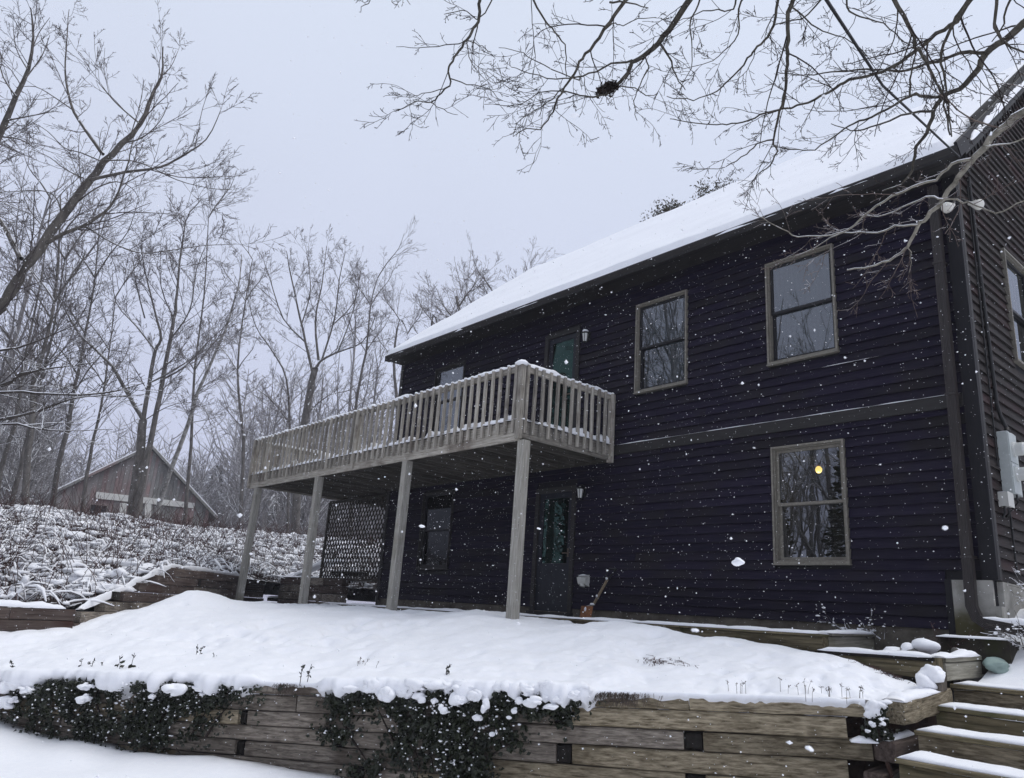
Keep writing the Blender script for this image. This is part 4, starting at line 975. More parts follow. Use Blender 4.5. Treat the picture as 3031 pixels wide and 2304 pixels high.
sh = thing('snow_shovel', 'short wooden handled shovel with rusty square blade leaning on the dark wall', 'shovel', (-8.66, 9.2, 0))
g0 = np.array([-8.27, 9.33, .80]); g1 = np.array([-8.36, 9.31, .64]); g2 = np.array([-8.52, 9.27, .36]); g3 = np.array([-8.58, 9.25, .25]); g4 = np.array([-8.66, 9.17, .20])
tubes('handle', [([g1, g2, g3], [.021, .023, .022])], M['handle_wood'], sh, 8)
tubes('collar', [([g2, g3, g4], [.027, .026, .02])], M['metal'], sh, 8)
tubes('grip', [([g1, g1 + (-.035, 0, .06), g0 + (-.07, 0, 0)], [.012, .011, .012]), ([g1, g1 + (.05, .01, .05), g0 + (.06, 0, -.01)], [.012, .011, .012]), ([g0 + (-.08, 0, 0), g0 + (.07, 0, -.01)], [.017, .017])], M['black'], sh, 7)
V = []; n = 8
for j in range(5):
    for i in range(n):
        u = i / (n - 1) - .5; v = j / 4
        V.append((-8.675 + u * .25 * (1 - .05 * v), 9.16 - .05 * v * (1) + .05 * (2 * u) ** 2, .215 - .24 * v))
F = [(j * n + i, j * n + i + 1, j * n + n + i + 1, j * n + n + i) for j in range(4) for i in range(n - 1)]
bl = mesh('blade', V, F, M['copper'], sh); md = bl.modifiers.new('thick', 'SOLIDIFY'); md.thickness = .006
lumps('snow_cap', [g1 + (0, -.02, .01), g2 + (0, -.02, .02), g3 + (0, -.03, 0), g4 + (0, -.02, -.04)], [(.025, .02, .02), (.025, .02, .02), (.04, .02, .02), (.02, .015, .05)], M['snow_fine'], sh, ICO2, .3, 6)

# electric meter on the gable
me_ = thing('electric_meter', 'grey double electric meter box with two round glass meters on the gable', 'meter', (XG, 10, 2.05))
px_ = -2.835
MB().box(XG + .006, 9.90, 1.69, px_, 10.20, 2.415).build('box', M['meter_grey'], me_)
mb = MB(); mb.box(px_, 9.91, 2.06, px_ + .012, 10.16, 2.405); mb.box(px_, 9.91, 1.70, px_ + .012, 10.16, 2.05); mb.build('cover', M['meter_grey'], me_)
for zz in (2.22, 1.93):
    V, F = lathe([(.088, 0), (.088, .02), (.078, .022), (.078, .10), (.072, .115), (.05, .12)], 20); mt_ = mesh('meter', V, F, M['meter_glass'], me_, False, axis_mw((px_ + .012, 10.045, zz), (1, 0, 0)))
    V, F = lathe([(.058, .121), (.056, .123)], 20); mesh('dial', V, F, M['plastic_grey'], mt_, False, axis_mw((px_ + .012, 10.045, zz), (1, 0, 0)))
V, F = lathe([(.04, 0), (.04, .03), (.028, .035), (.028, .06)], 12); mesh('hub', V, F, M['black'], me_, True, Matrix.Translation((XG + .09, 10.0, 2.416)))
snow_strip('snow_cap', [(XG + .01, 10.03, 2.417), (px_, 10.03, 2.417)], (0, 1, 0), .25, .012, M['snow_fine'], me_, .03, .3, 3)
jb = thing('junction_box', 'small pale grey utility box under the electric meter, cables below', 'box', (XG, 9.85, 1.66))
MB().box(XG + .006, 9.72, 1.53, XG + .10, 9.90, 1.685).build('box', M['plastic_grey'], jb)
MB().box(XG + .10, 9.715, 1.525, XG + .108, 9.905, 1.69).build('cover', M['plastic_grey'], jb)
snow_strip('snow_cap', [(XG + .01, 9.81, 1.687), (XG + .10, 9.81, 1.687)], (0, 1, 0), .18, .014, M['snow_fine'], jb, .03, .3, 4)
tubes('cable', [([(XG + .05, 9.76, 1.53), (XG + .05, 9.75, 1.45), (XG + .02, 9.74, 1.40)], [.014] * 3), ([(XG + .06, 9.85, 1.53), (XG + .06, 9.86, 1.46), (XG + .015, 9.9, 1.43)], [.012] * 3), ([(XG + .12, 9.98, 1.69), (XG + .12, 9.99, 1.60), (XG + .02, 10.02, 1.5), (XG + .015, 10.05, .8)], [.011] * 4)], M['black'], jb, 6)
cd = tag(tubes('service_conduit', [([(XG + .09, 10.0, 2.47), (XG + .05, 9.99, 2.6), (XG + .03, 9.96, 2.75), (XG + .03, 9.93, 3.4), (XG + .03, 9.9, 4.2), (XG + .03, 9.88, 5.0), (XG + .03, 9.86, 5.75)], [.022] * 7), ([(XG + .018, 9.80, 2.0), (XG + .018, 9.81, 3.2), (XG + .018, 9.82, 5.6)], [.009] * 3)], M['black'], None, 8), 'dark service conduit running down the gable to the electric meter', 'cable')
tag(tubes('service_cable', [([at(1745, -60, 4.2), at(1790, 10, 4.8), at(1905, 185, 6.6), np.array([-2.72, 8.95, 5.52])], [.011] * 4), ], M['black'], None, 6), 'thick black overhead cable slanting down to the house eave corner', 'cable')

# security floodlight on the corner
fl = thing('security_light', 'two white floodlight bulbs under the eave at the house corner', 'lamp', (-2.93, 9.36, 5.1))
c0 = np.array([-2.93, 9.33, 5.20])
V, F = lathe([(.055, 0), (.055, .03), (.03, .035)], 12); mesh('back_plate', V, F, M['black'], fl, False, axis_mw(c0 + (0, .04, 0), (.5, -1, 0)))
for p, d in ((at(2050, 446, 9.0), (-.25, -.75, -.45)), (at(2103, 441, 9.25), (.75, -.1, -.45))):
    d = np.array(d) / np.linalg.norm(d); b = p - d * .07
    tubes('arm', [([c0, (c0 + b) / 2 + (0, 0, .03), b], [.014, .013, .024])], M['black'], fl, 8)
    V, F = lathe([(.024, -.07), (.028, -.04), (.048, .0), (.064, .05), (.064, .075), (.045, .095), (.02, .102)], 16); mesh('bulb', V, F, M['bulb_white'], fl, True, axis_mw(p, d))

# pendant lamp seen through the lower window
lp = thing('ceiling_lamp', 'glowing yellow ceiling bulb seen through the lower right window', 'lamp', (-5.6, 10.9, 2.6))
bp_ = onY(1767, 1014, 10.7)
lumps('bulb', [bp_], [(.048, .048, .052)], M['lit'], lp, ICO3, 0.0, 1)
V, F = lathe([(.16, -.005), (.15, .0), (.06, .025), (.035, .04), (.03, max(.06, 2.60 - bp_[2] - .05))], 18); mesh('shade', V, F, M['copper'], lp, True, Matrix.Translation(tuple(bp_ + UP * .065)))
pl = bpy.data.lights.new('bulb_light', 'POINT'); pl.energy = 6; pl.color = (1, .72, .35); pl.shadow_soft_size = .06
plo = bpy.data.objects.new('bulb_light', pl); COL.objects.link(plo); plo.location = tuple(bp_ - UP * .12)

# rocks, teal stone and such near the corner
def rock(name, label, pos, size, mat, snow, grp=None, seed=1):
    t = thing(name, label, 'rock', pos, grp); lumps('stone', [pos], [size], mat, t, ICO3, .3, seed)
    if snow: lumps('snow_cap', [np.array(pos) + (0, 0, size[2] * .18)], [(size[0] * 1.04, size[1] * 1.04, size[2] * .98)], M['snow_fine'], t, ICO3, .5, seed + 3)
rock('rock', 'largest snow covered rock on the planter by the foundation', tuple(onY(1998, 1402, 8.45)), (.12, .09, .08), M['stone'], True, None, 3)
rock('rock', 'snow covered rock left of the largest one on the planter', tuple(onY(1962, 1407, 8.35)), (.085, .07, .06), M['stone'], True, None, 4)
rock('rock', 'flattest snow covered rock at the left end of the planter rocks', tuple(onY(1935, 1413, 8.25)), (.14, .10, .045), M['stone'], True, None, 5)
rock('rock', 'tiny snow tipped stone in front of the splash block', tuple(onY(2062, 1408, 8.75)), (.04, .03, .045), M['stone'], True, None, 6)
rock('rock', 'small grey stone half bare at the planter corner', tuple(onY(2078, 1417, 8.7)), (.06, .05, .03), M['stone'], True, None, 7)
rock('teal_rock', 'smooth pale teal stone in the snow right of the planter', (-2.84, 8.85, -.165), (.17, .12, .07), M['teal'], False, None, 8)
# ================================================================== TREES
def norm(v):
    l = math.sqrt(v[0] * v[0] + v[1] * v[1] + v[2] * v[2]) or 1e-9
    return (v[0] / l, v[1] / l, v[2] / l)
def perp_dir(d, ang, rng):
    """a direction at angle ang from d with random azimuth"""
    while True:
        a = (rng.gauss(0, 1), rng.gauss(0, 1), rng.gauss(0, 1))
        k = a[0] * d[0] + a[1] * d[1] + a[2] * d[2]
        p = (a[0] - k * d[0], a[1] - k * d[1], a[2] - k * d[2])
        l = math.sqrt(p[0] ** 2 + p[1] ** 2 + p[2] ** 2)
        if l > .2: break
    c, s = math.cos(ang), math.sin(ang) / l
    return (d[0] * c + p[0] * s, d[1] * c + p[1] * s, d[2] * c + p[2] * s)
def twig(out, p, d, L, r, lvl, rng, prm):
    """out[lvl]: list of (pts, radii). grows one branch and its children"""
    n = prm['n'][lvl]; step = L / n
    pts = [p]; rs = [r]; dirs = [d]
    wig = prm['wig'][lvl]; tr = prm['trop'][lvl]
    zz = rng.choice((-1, 1))
    for i in range(n):
        z = zz * (1 if i % 2 else -1) * prm.get('zig', 0)
        d = norm((d[0] + rng.uniform(-wig, wig) + z * .5 * d[1], d[1] + rng.uniform(-wig, wig) - z * .5 * d[0], d[2] + rng.uniform(-wig, wig) + tr * step))
        p = (p[0] + d[0] * step, p[1] + d[1] * step, p[2] + d[2] * step)
        pts.append(p); dirs.append(d); rs.append(max(prm['rmin'], r * (1 - (1 - prm['tip']) * (i + 1) / n)))
    out[lvl].append((pts, rs))
    if lvl + 1 < prm['levels']:
        nc = prm['kids'][lvl]; nc = int(nc * rng.uniform(.7, 1.3) + .5)
        for _ in range(nc):
            t = rng.uniform(prm['from'][lvl], 1.0) * n; i = min(int(t), n - 1); f = t - i
            q = tuple(pts[i][k] + (pts[i + 1][k] - pts[i][k]) * f for k in range(3))
            a = rng.uniform(*prm['ang']); cd_ = perp_dir(dirs[i + 1], a, rng)
            cl = L * prm['ratio'][lvl] * rng.uniform(.55, 1.15) * (1.15 - .6 * t / n)
            twig(out, q, cd_, cl, max(prm['rmin'], rs[i] * .55), lvl + 1, rng, prm)
def finish(out, root, mats, names=('branch', 'twigs'), split=2, rsides=(6, 4, 3, 3, 3)):
    big = []; small = []
    for l, ps in enumerate(out): (big if l < split else small).extend(ps)
    if big: tubes(names[0], big, mats[0], root, 5)
    if small: tubes(names[1], small, mats[1], root, 3)
    return root
def limb_world(ptsD, d0, d1, smooth=True):
    n = len(ptsD); pts = []
    L = [0]
    for a, b in zip(ptsD[:-1], ptsD[1:]): L.append(L[-1] + math.dist(a, b))
    for (x, y), l in zip(ptsD, L): pts.append(at(x, y, d0 + (d1 - d0) * l / max(L[-1], 1e-6)))
    P_ = np.array(pts)
    if smooth and n > 2:  # Catmull-Rom
        res = []
        for i in range(n - 1):
            p0 = P_[max(i - 1, 0)]; p1 = P_[i]; p2 = P_[i + 1]; p3 = P_[min(i + 2, n - 1)]
            for k in range(3):
                t = k / 3; res.append(.5 * ((2 * p1) + (-p0 + p2) * t + (2 * p0 - 5 * p1 + 4 * p2 - p3) * t * t + (-p0 + 3 * p1 - 3 * p2 + p3) * t ** 3))
        res.append(P_[-1]); P_ = np.array(res)
    return P_
def kids_on(P_, radii, rng, prm, spacing, Lrange, start=.0, out=None, taperL=.5, rk=.5):
    d = np.linalg.norm(np.diff(P_, axis=0), axis=1); cum = np.concatenate([[0], np.cumsum(d)]); tot = cum[-1]
    s = start * tot + rng.uniform(0, spacing)
    while s < tot:
        i = min(np.searchsorted(cum, s) - 1, len(d) - 1); i = max(i, 0); f = (s - cum[i]) / d[i]
        q = P_[i] + (P_[i + 1] - P_[i]) * f; t = (P_[i + 1] - P_[i]) / d[i]
        r_ = radii[i] + (radii[i + 1] - radii[i]) * f
        L = rng.uniform(*Lrange) * (1 - taperL * s / tot)
        twig(out, tuple(q), perp_dir(tuple(t), rng.uniform(*prm['ang']), rng), L, max(prm['rmin'], min(r_ * rk, L * .011)), 0, rng, prm)
        s += spacing * rng.uniform(.5, 1.5)

# ---- overhanging tree in front of the house (stands just outside, to the right)
def z3(lst): return [(1480.9 + a / 2.88, b / 2.88) for a, b in lst]
def z2(lst): return [(729.1 + a / 2.88, b / 2.88) for a, b in lst]
over = thing('overhanging_tree', 'bare tree whose long thin branches hang across the upper right', 'tree', (1.2, 5.8, -1.2))
LIMBS = [  # points, depth at start, depth at end, radius start, radius end
    (z3([(2500, -150), (2100, 150), (1980, 250), (1860, 340), (1810, 440), (1700, 550), (1590, 610), (1540, 690), (1500, 820), (1430, 920), (1400, 1060), (1330, 1150), (1220, 1190)]), 5.6, 7.0, .040, .008),
    (z3([(1860, 330), (1700, 330), (1600, 380), (1490, 400), (1330, 440), (1180, 430), (1000, 445), (850, 460), (700, 470), (560, 450)]), 5.9, 6.8, .018, .004),
    (z3([(1590, 600), (1480, 600), (1390, 595), (1250, 680), (1110, 745), (1010, 780), (920, 850), (800, 930), (700, 930), (560, 920)]), 6.3, 7.2, .017, .004),
    (z3([(1390, 595), (1390, 500), (1420, 360), (1440, 250)]), 6.4, 6.0, .012, .004),
    (z3([(1540, 690), (1400, 700), (1200, 770), (1060, 810), (1000, 800), (900, 770)]), 6.4, 7.0, .014, .004),
    (z3([(2500, 480), (2100, 690), (1960, 800), (1850, 910), (1770, 1000), (1700, 1090), (1600, 1240), (1500, 1350), (1440, 1410), (1380, 1530), (1300, 1590), (1180, 1650), (1000, 1680)]), 4.9, 6.3, .036, .007),
    (z3([(1770, 990), (1650, 1020), (1550, 1110), (1400, 1170), (1230, 1250), (1100, 1350), (1000, 1430), (900, 1460), (700, 1470), (600, 1420), (480, 1360), (410, 1335)]), 5.4, 6.6, .014, .0035),
    (z3([(1440, 1400), (1300, 1410), (1200, 1450), (1080, 1440), (930, 1460), (800, 1540), (680, 1590)]), 5.9, 6.7, .012, .0035),
    (z3([(1600, 1240), (1490, 1230), (1350, 1290), (1200, 1340), (1080, 1340)]), 5.7, 6.4, .011, .004),
    (z3([(1850, 910), (1950, 900), (2100, 870), (2250, 880)]), 5.1, 5.3, .010, .004),
    (z3([(1380, 1530), (1400, 1600), (1385, 1700)]), 6.1, 6.2, .006, .003),
    (z3([(1600, 1240), (1720, 1250), (1840, 1290), (1930, 1320), (2060, 1270), (2200, 1180)]), 5.6, 5.2, .010, .004),
    (z3([(1900, -120), (1770, 0), (1680, 130), (1560, 210), (1440, 300), (1330, 390), (1170, 460), (1020, 500), (920, 550), (800, 620), (690, 660), (600, 680), (500, 700), (390, 750), (280, 770), (190, 775), (0, 760), (-100, 740)]), 5.0, 6.6, .021, .004),
    (z3([(680, -120), (660, 0), (630, 130), (635, 300), (630, 400), (615, 560), (600, 660), (560, 780), (540, 880), (560, 940), (520, 1030), (450, 1080), (390, 1150)]), 4.8, 6.2, .019, .004),
    (z3([(540, 870), (440, 900), (370, 960), (280, 1020), (200, 1050), (20, 1050)]), 6.0, 6.5, .009, .003),
    (z3([(600, -100), (570, 0), (540, 160), (490, 250), (430, 310), (380, 370), (300, 470), (220, 540), (120, 600), (0, 620), (-120, 600)]), 5.0, 6.3, .013, .004),
    (z3([(1260, -120), (1300, 0), (1370, 150), (1430, 280), (1490, 390), (1540, 490), (1590, 580), (1610, 700), (1640, 840)]), 4.6, 5.8, .018, .007),
    (z3([(1800, -100), (1740, 30), (1660, 150), (1600, 280), (1580, 400), (1610, 520), (1630, 650), (1650, 850)]), 4.5, 5.6, .015, .006),
    (z3([(1940, -100), (1920, 100), (1930, 200), (1990, 280), (2100, 330), (2300, 340)]), 4.6, 4.8, .013, .005),
    (z3([(2060, -80), (1990, 60), (1960, 180), (1900, 260)]), 4.5, 4.9, .010, .004),
    (z3([(1000, -60), (1010, 80), (1140, 110), (1260, 180), (1350, 260), (1440, 300)]), 4.8, 5.4, .008, .003),
    (z3([(880, -60), (760, 90), (650, 130), (540, 160)]), 5.0, 5.4, .008, .004),
    (z3([(640, 30), (720, 100), (820, 180), (930, 220), (1080, 300), (1180, 430)]), 5.1, 5.8, .008, .003),
    (z3([(330, -80), (290, 60), (200, 60), (60, 90), (-60, 140)]), 5.2, 5.6, .009, .003),
    (z3([(400, -80), (320, 60), (330, 180), (270, 290), (160, 380), (-20, 430)]), 5.2, 5.9, .009, .003),
    (z3([(90, -80), (70, 30), (20, 160), (40, 290), (30, 420), (-40, 560)]), 5.5, 6.2, .009, .003),
    (z2([(880, -80), (880, 0), (880, 100), (850, 180), (800, 250), (760, 310), (710, 380), (695, 450), (690, 540), (620, 600), (580, 640), (520, 630), (430, 655), (365, 690)]), 5.2, 5.9, .015, .003),
    (z2([(580, 640), (650, 680), (745, 715)]), 5.8, 5.9, .005, .0025),
    (z2([(700, 490), (800, 520), (940, 550), (1000, 620)]), 5.7, 5.9, .006, .0025),
    (z2([(690, 540), (600, 570), (500, 590), (440, 610)]), 5.7, 5.8, .005, .0025),
    (z2([(980, -40), (930, 50), (860, 120), (770, 60), (660, 90)]), 5.3, 5.5, .007, .003),
    (z2([(805, 250), (880, 280), (955, 325)]), 5.4, 5.5, .005, .0025),
    (z2([(805, 250), (810, 330), (850, 420), (920, 500)]), 5.4, 5.6, .005, .0025),
    (z2([(1190, -80), (1220, 0), (1290, 130), (1350, 200), (1410, 280), (1415, 400), (1420, 480)]), 5.2, 5.9, .010, .004),
    (z2([(1850, -80), (1790, 0), (1690, 140), (1600, 270), (1520, 360), (1470, 460), (1400, 550), (1360, 640), (1320, 720), (1260, 800), (1170, 800), (1090, 850)]), 5.0, 6.0, .017, .003),
    (z2([(1400, 550), (1300, 640), (1200, 700), (1110, 770), (1090, 850)]), 5.7, 6.0, .006, .003),
    (z2([(2300, -160), (2100, 130), (2000, 270), (1900, 350), (1830, 390), (1800, 460), (1730, 530)]), 5.2, 6.0, .028, .016),
    (z2([(1700, 560), (1660, 590), (1560, 600), (1480, 590), (1370, 560), (1250, 580), (1110, 660), (910, 650)]), 6.0, 6.4, .011, .003),
    (z2([(1830, 375), (1700, 400), (1560, 460), (1450, 490), (1300, 490), (1150, 440), (1080, 420)]), 5.7, 6.3, .011, .003),
    (z2([(1500, 500), (1330, 430), (1200, 370), (1120, 320), (1000, 298)]), 5.9, 6.2, .006, .003),
    (z2([(2000, 270), (2060, 350), (2100, 470), (2160, 560)]), 5.5, 5.9, .012, .004),
    (z2([(1900, 355), (1930, 410), (1890, 500), (1850, 600), (1845, 690), (1860, 750)]), 5.6, 6.0, .007, .003),
    (z2([(1690, 15), (1800, 20), (1930, 50)]), 5.3, 5.4, .010, .004),
    (z2([(1600, 270), (1700, 150), (1750, 160), (1860, 120), (1980, 110)]), 5.3, 5.5, .007, .003),
    (z2([(1720, 530), (1850, 560), (1940, 600), (1990, 580)]), 6.0, 6.2, .007, .003),
    (z2([(215, -60), (210, 0), (150, 50), (132, 75)]), 5.5, 5.6, .005, .0025),
    (z2([(330, -60), (340, 10), (380, 48)]), 5.5, 5.6, .004, .0025),
    (z2([(400, -40), (450, 30)]), 5.5, 5.6, .004, .0025),
]
PRM_O = dict(levels=3, n=[10, 5, 2], wig=[.20, .24, .2], trop=[-.02, .0, .0], kids=[7, 2.6, 0], ang=(.5, 1.0), ratio=[.36, .36, .4], rmin=.0019, tip=.45, zig=.16)
PRM_O['from'] = [.10, .15, 0]
rng = random.Random(29)
for i, (pD, d0, d1, ra, rb_) in enumerate(LIMBS):
    Pw = limb_world(pD, d0, d1); n = len(Pw)
    # small natural kinks
    Pw[1:-1] += NR.normal(size=(n - 2, 3)) * .005
    rd = np.linspace(ra, rb_, n) * .82
    low = 5 <= i <= 11  # limbs before the dark house take the light-painted bark
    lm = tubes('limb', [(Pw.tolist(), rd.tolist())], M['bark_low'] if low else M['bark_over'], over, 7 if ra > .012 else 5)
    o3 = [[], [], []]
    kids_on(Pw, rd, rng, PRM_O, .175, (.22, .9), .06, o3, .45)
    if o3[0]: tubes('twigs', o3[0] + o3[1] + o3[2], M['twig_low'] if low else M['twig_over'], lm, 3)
# trunk of that tree, outside the picture to the right
tubes('trunk', [([(1.3, 5.9, -1.7), (1.25, 5.85, .2), (1.15, 5.7, 2.2), (.9, 5.5, 4.0), (.5, 5.3, 5.5)], [.22, .18, .15, .11, .08]), ([(1.15, 5.7, 2.2), tuple(at(2500 / 2.88 + 1480.9, 480 / 2.88, 4.9))], [.09, .036]), ([(.5, 5.3, 5.5), tuple(at(2500 / 2.88 + 1480.9, -150 / 2.88, 5.6))], [.07, .04])], M['bark_over'], over, 10)
# squirrel nest of dead leaves in the branches
nc_ = at(729.1 + 1690 / 2.88, 545 / 2.88, 6.0)
nest = thing('leaf_nest', 'dark clump of dead leaves lodged in the overhanging branches', 'nest', nc_)
V = []; F = []
for i in range(520):
    c = nc_ + NR.normal(size=3) * (.028, .022, .016) + ((-.075, 0, .02) if i % 4 == 0 else (0, 0, 0)); a = NR.normal(size=3); a /= np.linalg.norm(a); b = np.cross(a, NR.normal(size=3)); b /= np.linalg.norm(b)
    l, w = R.uniform(.012, .03), R.uniform(.005, .012); k = len(V); V += [c - a * l, c + b * w, c + a * l, c - b * w]; F.append((k, k + 1, k + 2, k + 3))
mesh('leaves', V, F, M['ivy_stem'], nest)

# ---- big leaning tree at the left edge
def zz1(lst): return [(a / 2.88, b / 2.88) for a, b in lst]
def zz4(lst): return [(a / 2.88, 583.3 + b / 2.88) for a, b in lst]
def traced_tree(name, label, base, limbs, prm, spacing, Lr, mats, seed, cat='tree', tl=.4, slim=.8):
    t = thing(name, label, cat, base); rg = random.Random(seed)
    big = []; out_ = [[] for _ in range(prm['levels'])]
    for i, (pD, d0, d1, ra, rb_, st_) in enumerate(limbs):
        ra *= slim; rb_ = max(rb_ * slim, .006)
        Pw = limb_world(pD, d0, d1); n = len(Pw)
        Pw[1:-1] += np.random.RandomState(seed + i).normal(size=(n - 2, 3)) * ra * .08
        rd = np.linspace(ra, rb_, n)
        if i == 0: tubes('trunk', [(Pw.tolist(), rd.tolist())], mats[0], t, 10)
        else: big.append((Pw.tolist(), rd.tolist()))
        kids_on(Pw, rd, rg, prm, spacing, Lr, st_, out_, tl)
    for b in big: tubes('limb', [(b[0], [q * .8 for q in b[1]])], mats[0], t, 7)
    tubes('twigs', [p for l in out_ for p in l], mats[1], t, 3)
    return t
PRM_1 = dict(levels=3, n=[7, 5, 4], wig=[.12, .16, .2], trop=[.30, .50, 1.2], kids=[7, 5, 0], ang=(.45, .9), ratio=[.45, .36, .4], rmin=.0036, tip=.4, zig=.1)
PRM_1['from'] = [.2, .25, 0]
traced_tree('leaning_tree', 'big bare tree with a thick trunk leaning in from the left edge', at(-380, 1190, 14), [
    ([(-380, 1200), (-220, 990), (-60, 760), (0, 665), (62, 569), (132, 472), (194, 389), (240, 333), (302, 267), (326, 208), (347, 167), (352, 101)], 13.0, 15.5, .19, .014, .35),
    (zz1([(560, 1120), (780, 1070), (1000, 1040), (1130, 970), (1280, 870), (1370, 690)]), 14.3, 14.0, .055, .010, .15),
    (zz1([(640, 960), (560, 850), (460, 700), (430, 600), (405, 450), (415, 250), (430, 60)]), 14.6, 15.6, .060, .010, .15),
    (zz1([(290, 1510), (400, 1450), (530, 1400), (650, 1320), (720, 1230), (760, 1120), (800, 1000), (830, 850)]), 14.0, 13.2, .062, .012, .2),
    (zz1([(530, 1410), (600, 1450), (680, 1500), (850, 1570), (1000, 1565), (1250, 1530), (1440, 1520)]), 13.8, 13.0, .030, .008, .1),
    (zz1([(-380, 1000), (-160, 1200), (0, 1370), (130, 1610)]), 15.5, 14.0, .030, .085, .0),
    (zz1([(870, 770), (740, 660), (650, 560), (600, 500)]), 15.0, 14.2, .026, .008, .1),
    (zz1([(940, 600), (1000, 480), (1060, 420), (1105, 320)]), 15.2, 16.0, .022, .008, .1),
    (zz1([(760, 890), (880, 860), (990, 760), (1050, 640)]), 14.8, 14.2, .026, .008, .1),
    (zz1([(650, 1000), (820, 1000), (960, 1050), (1100, 1120), (1300, 1170), (1440, 1180)]), 14.6, 13.4, .024, .007, .15),
    (zz1([(490, 1250), (600, 1170), (720, 1130), (820, 1170), (870, 1250)]), 14.2, 13.6, .028, .008, .1),
    (zz1([(380, 1310), (340, 1220), (250, 1185), (100, 1190), (-60, 1200)]), 14.1, 13.6, .022, .007, .1),
    (zz1([(620, 1000), (500, 950), (400, 920), (300, 820), (200, 760)]), 14.6, 14.0, .022, .007, .1),
    (zz1([(460, 690), (330, 600), (220, 540), (100, 545)]), 15.0, 14.4, .020, .007, .1),
    (zz1([(520, 1110), (400, 1050), (310, 980), (200, 930)]), 14.2, 13.4, .018, .007, .1),
], PRM_1, .34, (.6, 2.1), (M['bark'], M['twig']), 101, slim=.74)
traced_tree('leaning_tree', 'bare tree top cut by the picture edge at upper left', at(-200, 1190, 17), [
    ([(-330, 1200), (-190, 800), (-70, 450), (-10, 310), (35, 208), (69, 115), (66, 17)], 16, 17.5, .17, .014, .45),
    (zz1([(0, 850), (130, 870), (240, 940)]), 16.6, 16, .03, .008, .1),
    (zz1([(40, 750), (200, 720), (350, 690)]), 16.7, 16, .03, .008, .1),
    (zz1([(100, 600), (20, 480), (-30, 300)]), 16.8, 17, .034, .009, .1),
    (zz1([(150, 500), (260, 350), (310, 220)]), 17, 17.4, .028, .008, .1),
    (zz1([(170, 430), (100, 300), (80, 130)]), 17, 17.4, .024, .008, .1),
    (zz1([(190, 340), (240, 210), (310, 110)]), 17.2, 17.5, .022, .008, .1),
], PRM_1, .36, (.6, 2.0), (M['bark'], M['twig']), 102)
# snow laden low limbs reaching in from the left
PRM_S = dict(PRM_1); PRM_S['trop'] = [.05, .1, .1]; PRM_S['kids'] = [5, 3, 0]
traced_tree('snowy_limbed_tree', 'tree at the left edge with long level limbs outlined in snow', at(-330, 1200, 13), [
    ([(-330, 1210), (-300, 1000), (-270, 700), (-240, 400)], 13, 14, .2, .1, 1.0),
    ([(-280, 900)] + zz4([(0, 720), (100, 660), (200, 630), (400, 600), (600, 570)]), 13, 12.6, .06, .010, .3),
    ([(-290, 870)] + zz4([(0, 760), (300, 770), (600, 770), (800, 730), (900, 700)]), 13, 12.4, .05, .008, .3),
    ([(-290, 950)] + zz4([(0, 930), (250, 870), (450, 800), (700, 770)]), 12.8, 12.0, .05, .008, .3),
    ([(-290, 960)] + zz4([(0, 960), (200, 980), (400, 1000), (700, 990)]), 13, 12.8, .045, .008, .3),
    ([(-290, 800)] + zz4([(0, 500), (150, 470), (330, 400), (480, 330)]), 13, 13, .045, .008, .3),
], PRM_S, .30, (.5, 1.7), (M['bark_snowy'], M['bark_snowy']), 103)

PRM_2 = dict(levels=3, n=[7, 5, 3], wig=[.12, .16, .2], trop=[.14, .12, .1], kids=[9, 5, 0], ang=(.40, .85), ratio=[.46, .45, .4], rmin=.0048, tip=.35, zig=.05)
PRM_T = dict(PRM_2); PRM_T['kids'] = [7, 4, 0]
PRM_F = dict(PRM_2, levels=4, n=[7, 5, 3, 2], wig=[.12, .16, .2, .2], trop=[.16, .14, .1, .1], kids=[8, 4, 1.7, 0], ratio=[.48, .48, .5, .4])
PRM_2['from'] = [.15, .2, 0]; PRM_T['from'] = [.15, .2, 0]; PRM_F['from'] = [.15, .15, .2, 0]
traced_tree('forked_tree', 'tall bare double trunked tree standing in front of the red barn', at(285, 1120, 25), [
    (zz4([(815, 1600), (830, 1400), (870, 1150), (890, 930)]), 25, 25, .21, .16, 1.0),
    (zz4([(845, 1600), (870, 1400), (900, 1250), (950, 980), (1010, 680), (1060, 430), (1090, 250), (1110, 60), (1150, -300), (1250, -440)]), 24.6, 26, .19, .02, .3),
    (zz4([(890, 930), (800, 780), (700, 600), (600, 500), (480, 380), (380, 200), (300, 30)]), 25, 24, .11, .015, .1),
    (zz4([(890, 930), (930, 700), (965, 500), (1000, 430), (960, 250), (900, 0), (880, -200)]), 25, 25.6, .12, .015, .1),
    (zz4([(1010, 680), (1150, 600), (1280, 460), (1450, 300)]), 25, 24.2, .055, .012, .1),
    (zz4([(930, 700), (1100, 610), (1280, 470), (1300, 300)]), 25, 26, .05, .012, .1),
    (zz4([(800, 780), (650, 780), (520, 700)]), 24.8, 24, .04, .012, .1),
    (zz4([(965, 500), (850, 350), (720, 200), (700, 0)]), 25, 24.5, .05, .012, .1),
    (zz4([(1060, 430), (1180, 250), (1220, 0), (1300, -200)]), 25.4, 25, .045, .012, .1),
    (zz4([(1080, 300), (1000, 100), (1000, -150)]), 25.5, 26, .04, .012, .1),
    (zz4([(905, 930), (1000, 870), (1100, 830), (1220, 820)]), 24.8, 24, .03, .01, .1),
    (zz4([(900, 300), (850, 100), (820, -100)]), 25.3, 25, .04, .012, .1),
], PRM_F, .36, (.7, 2.4), (M['bark_mid'], M['twig_mid']), 104)
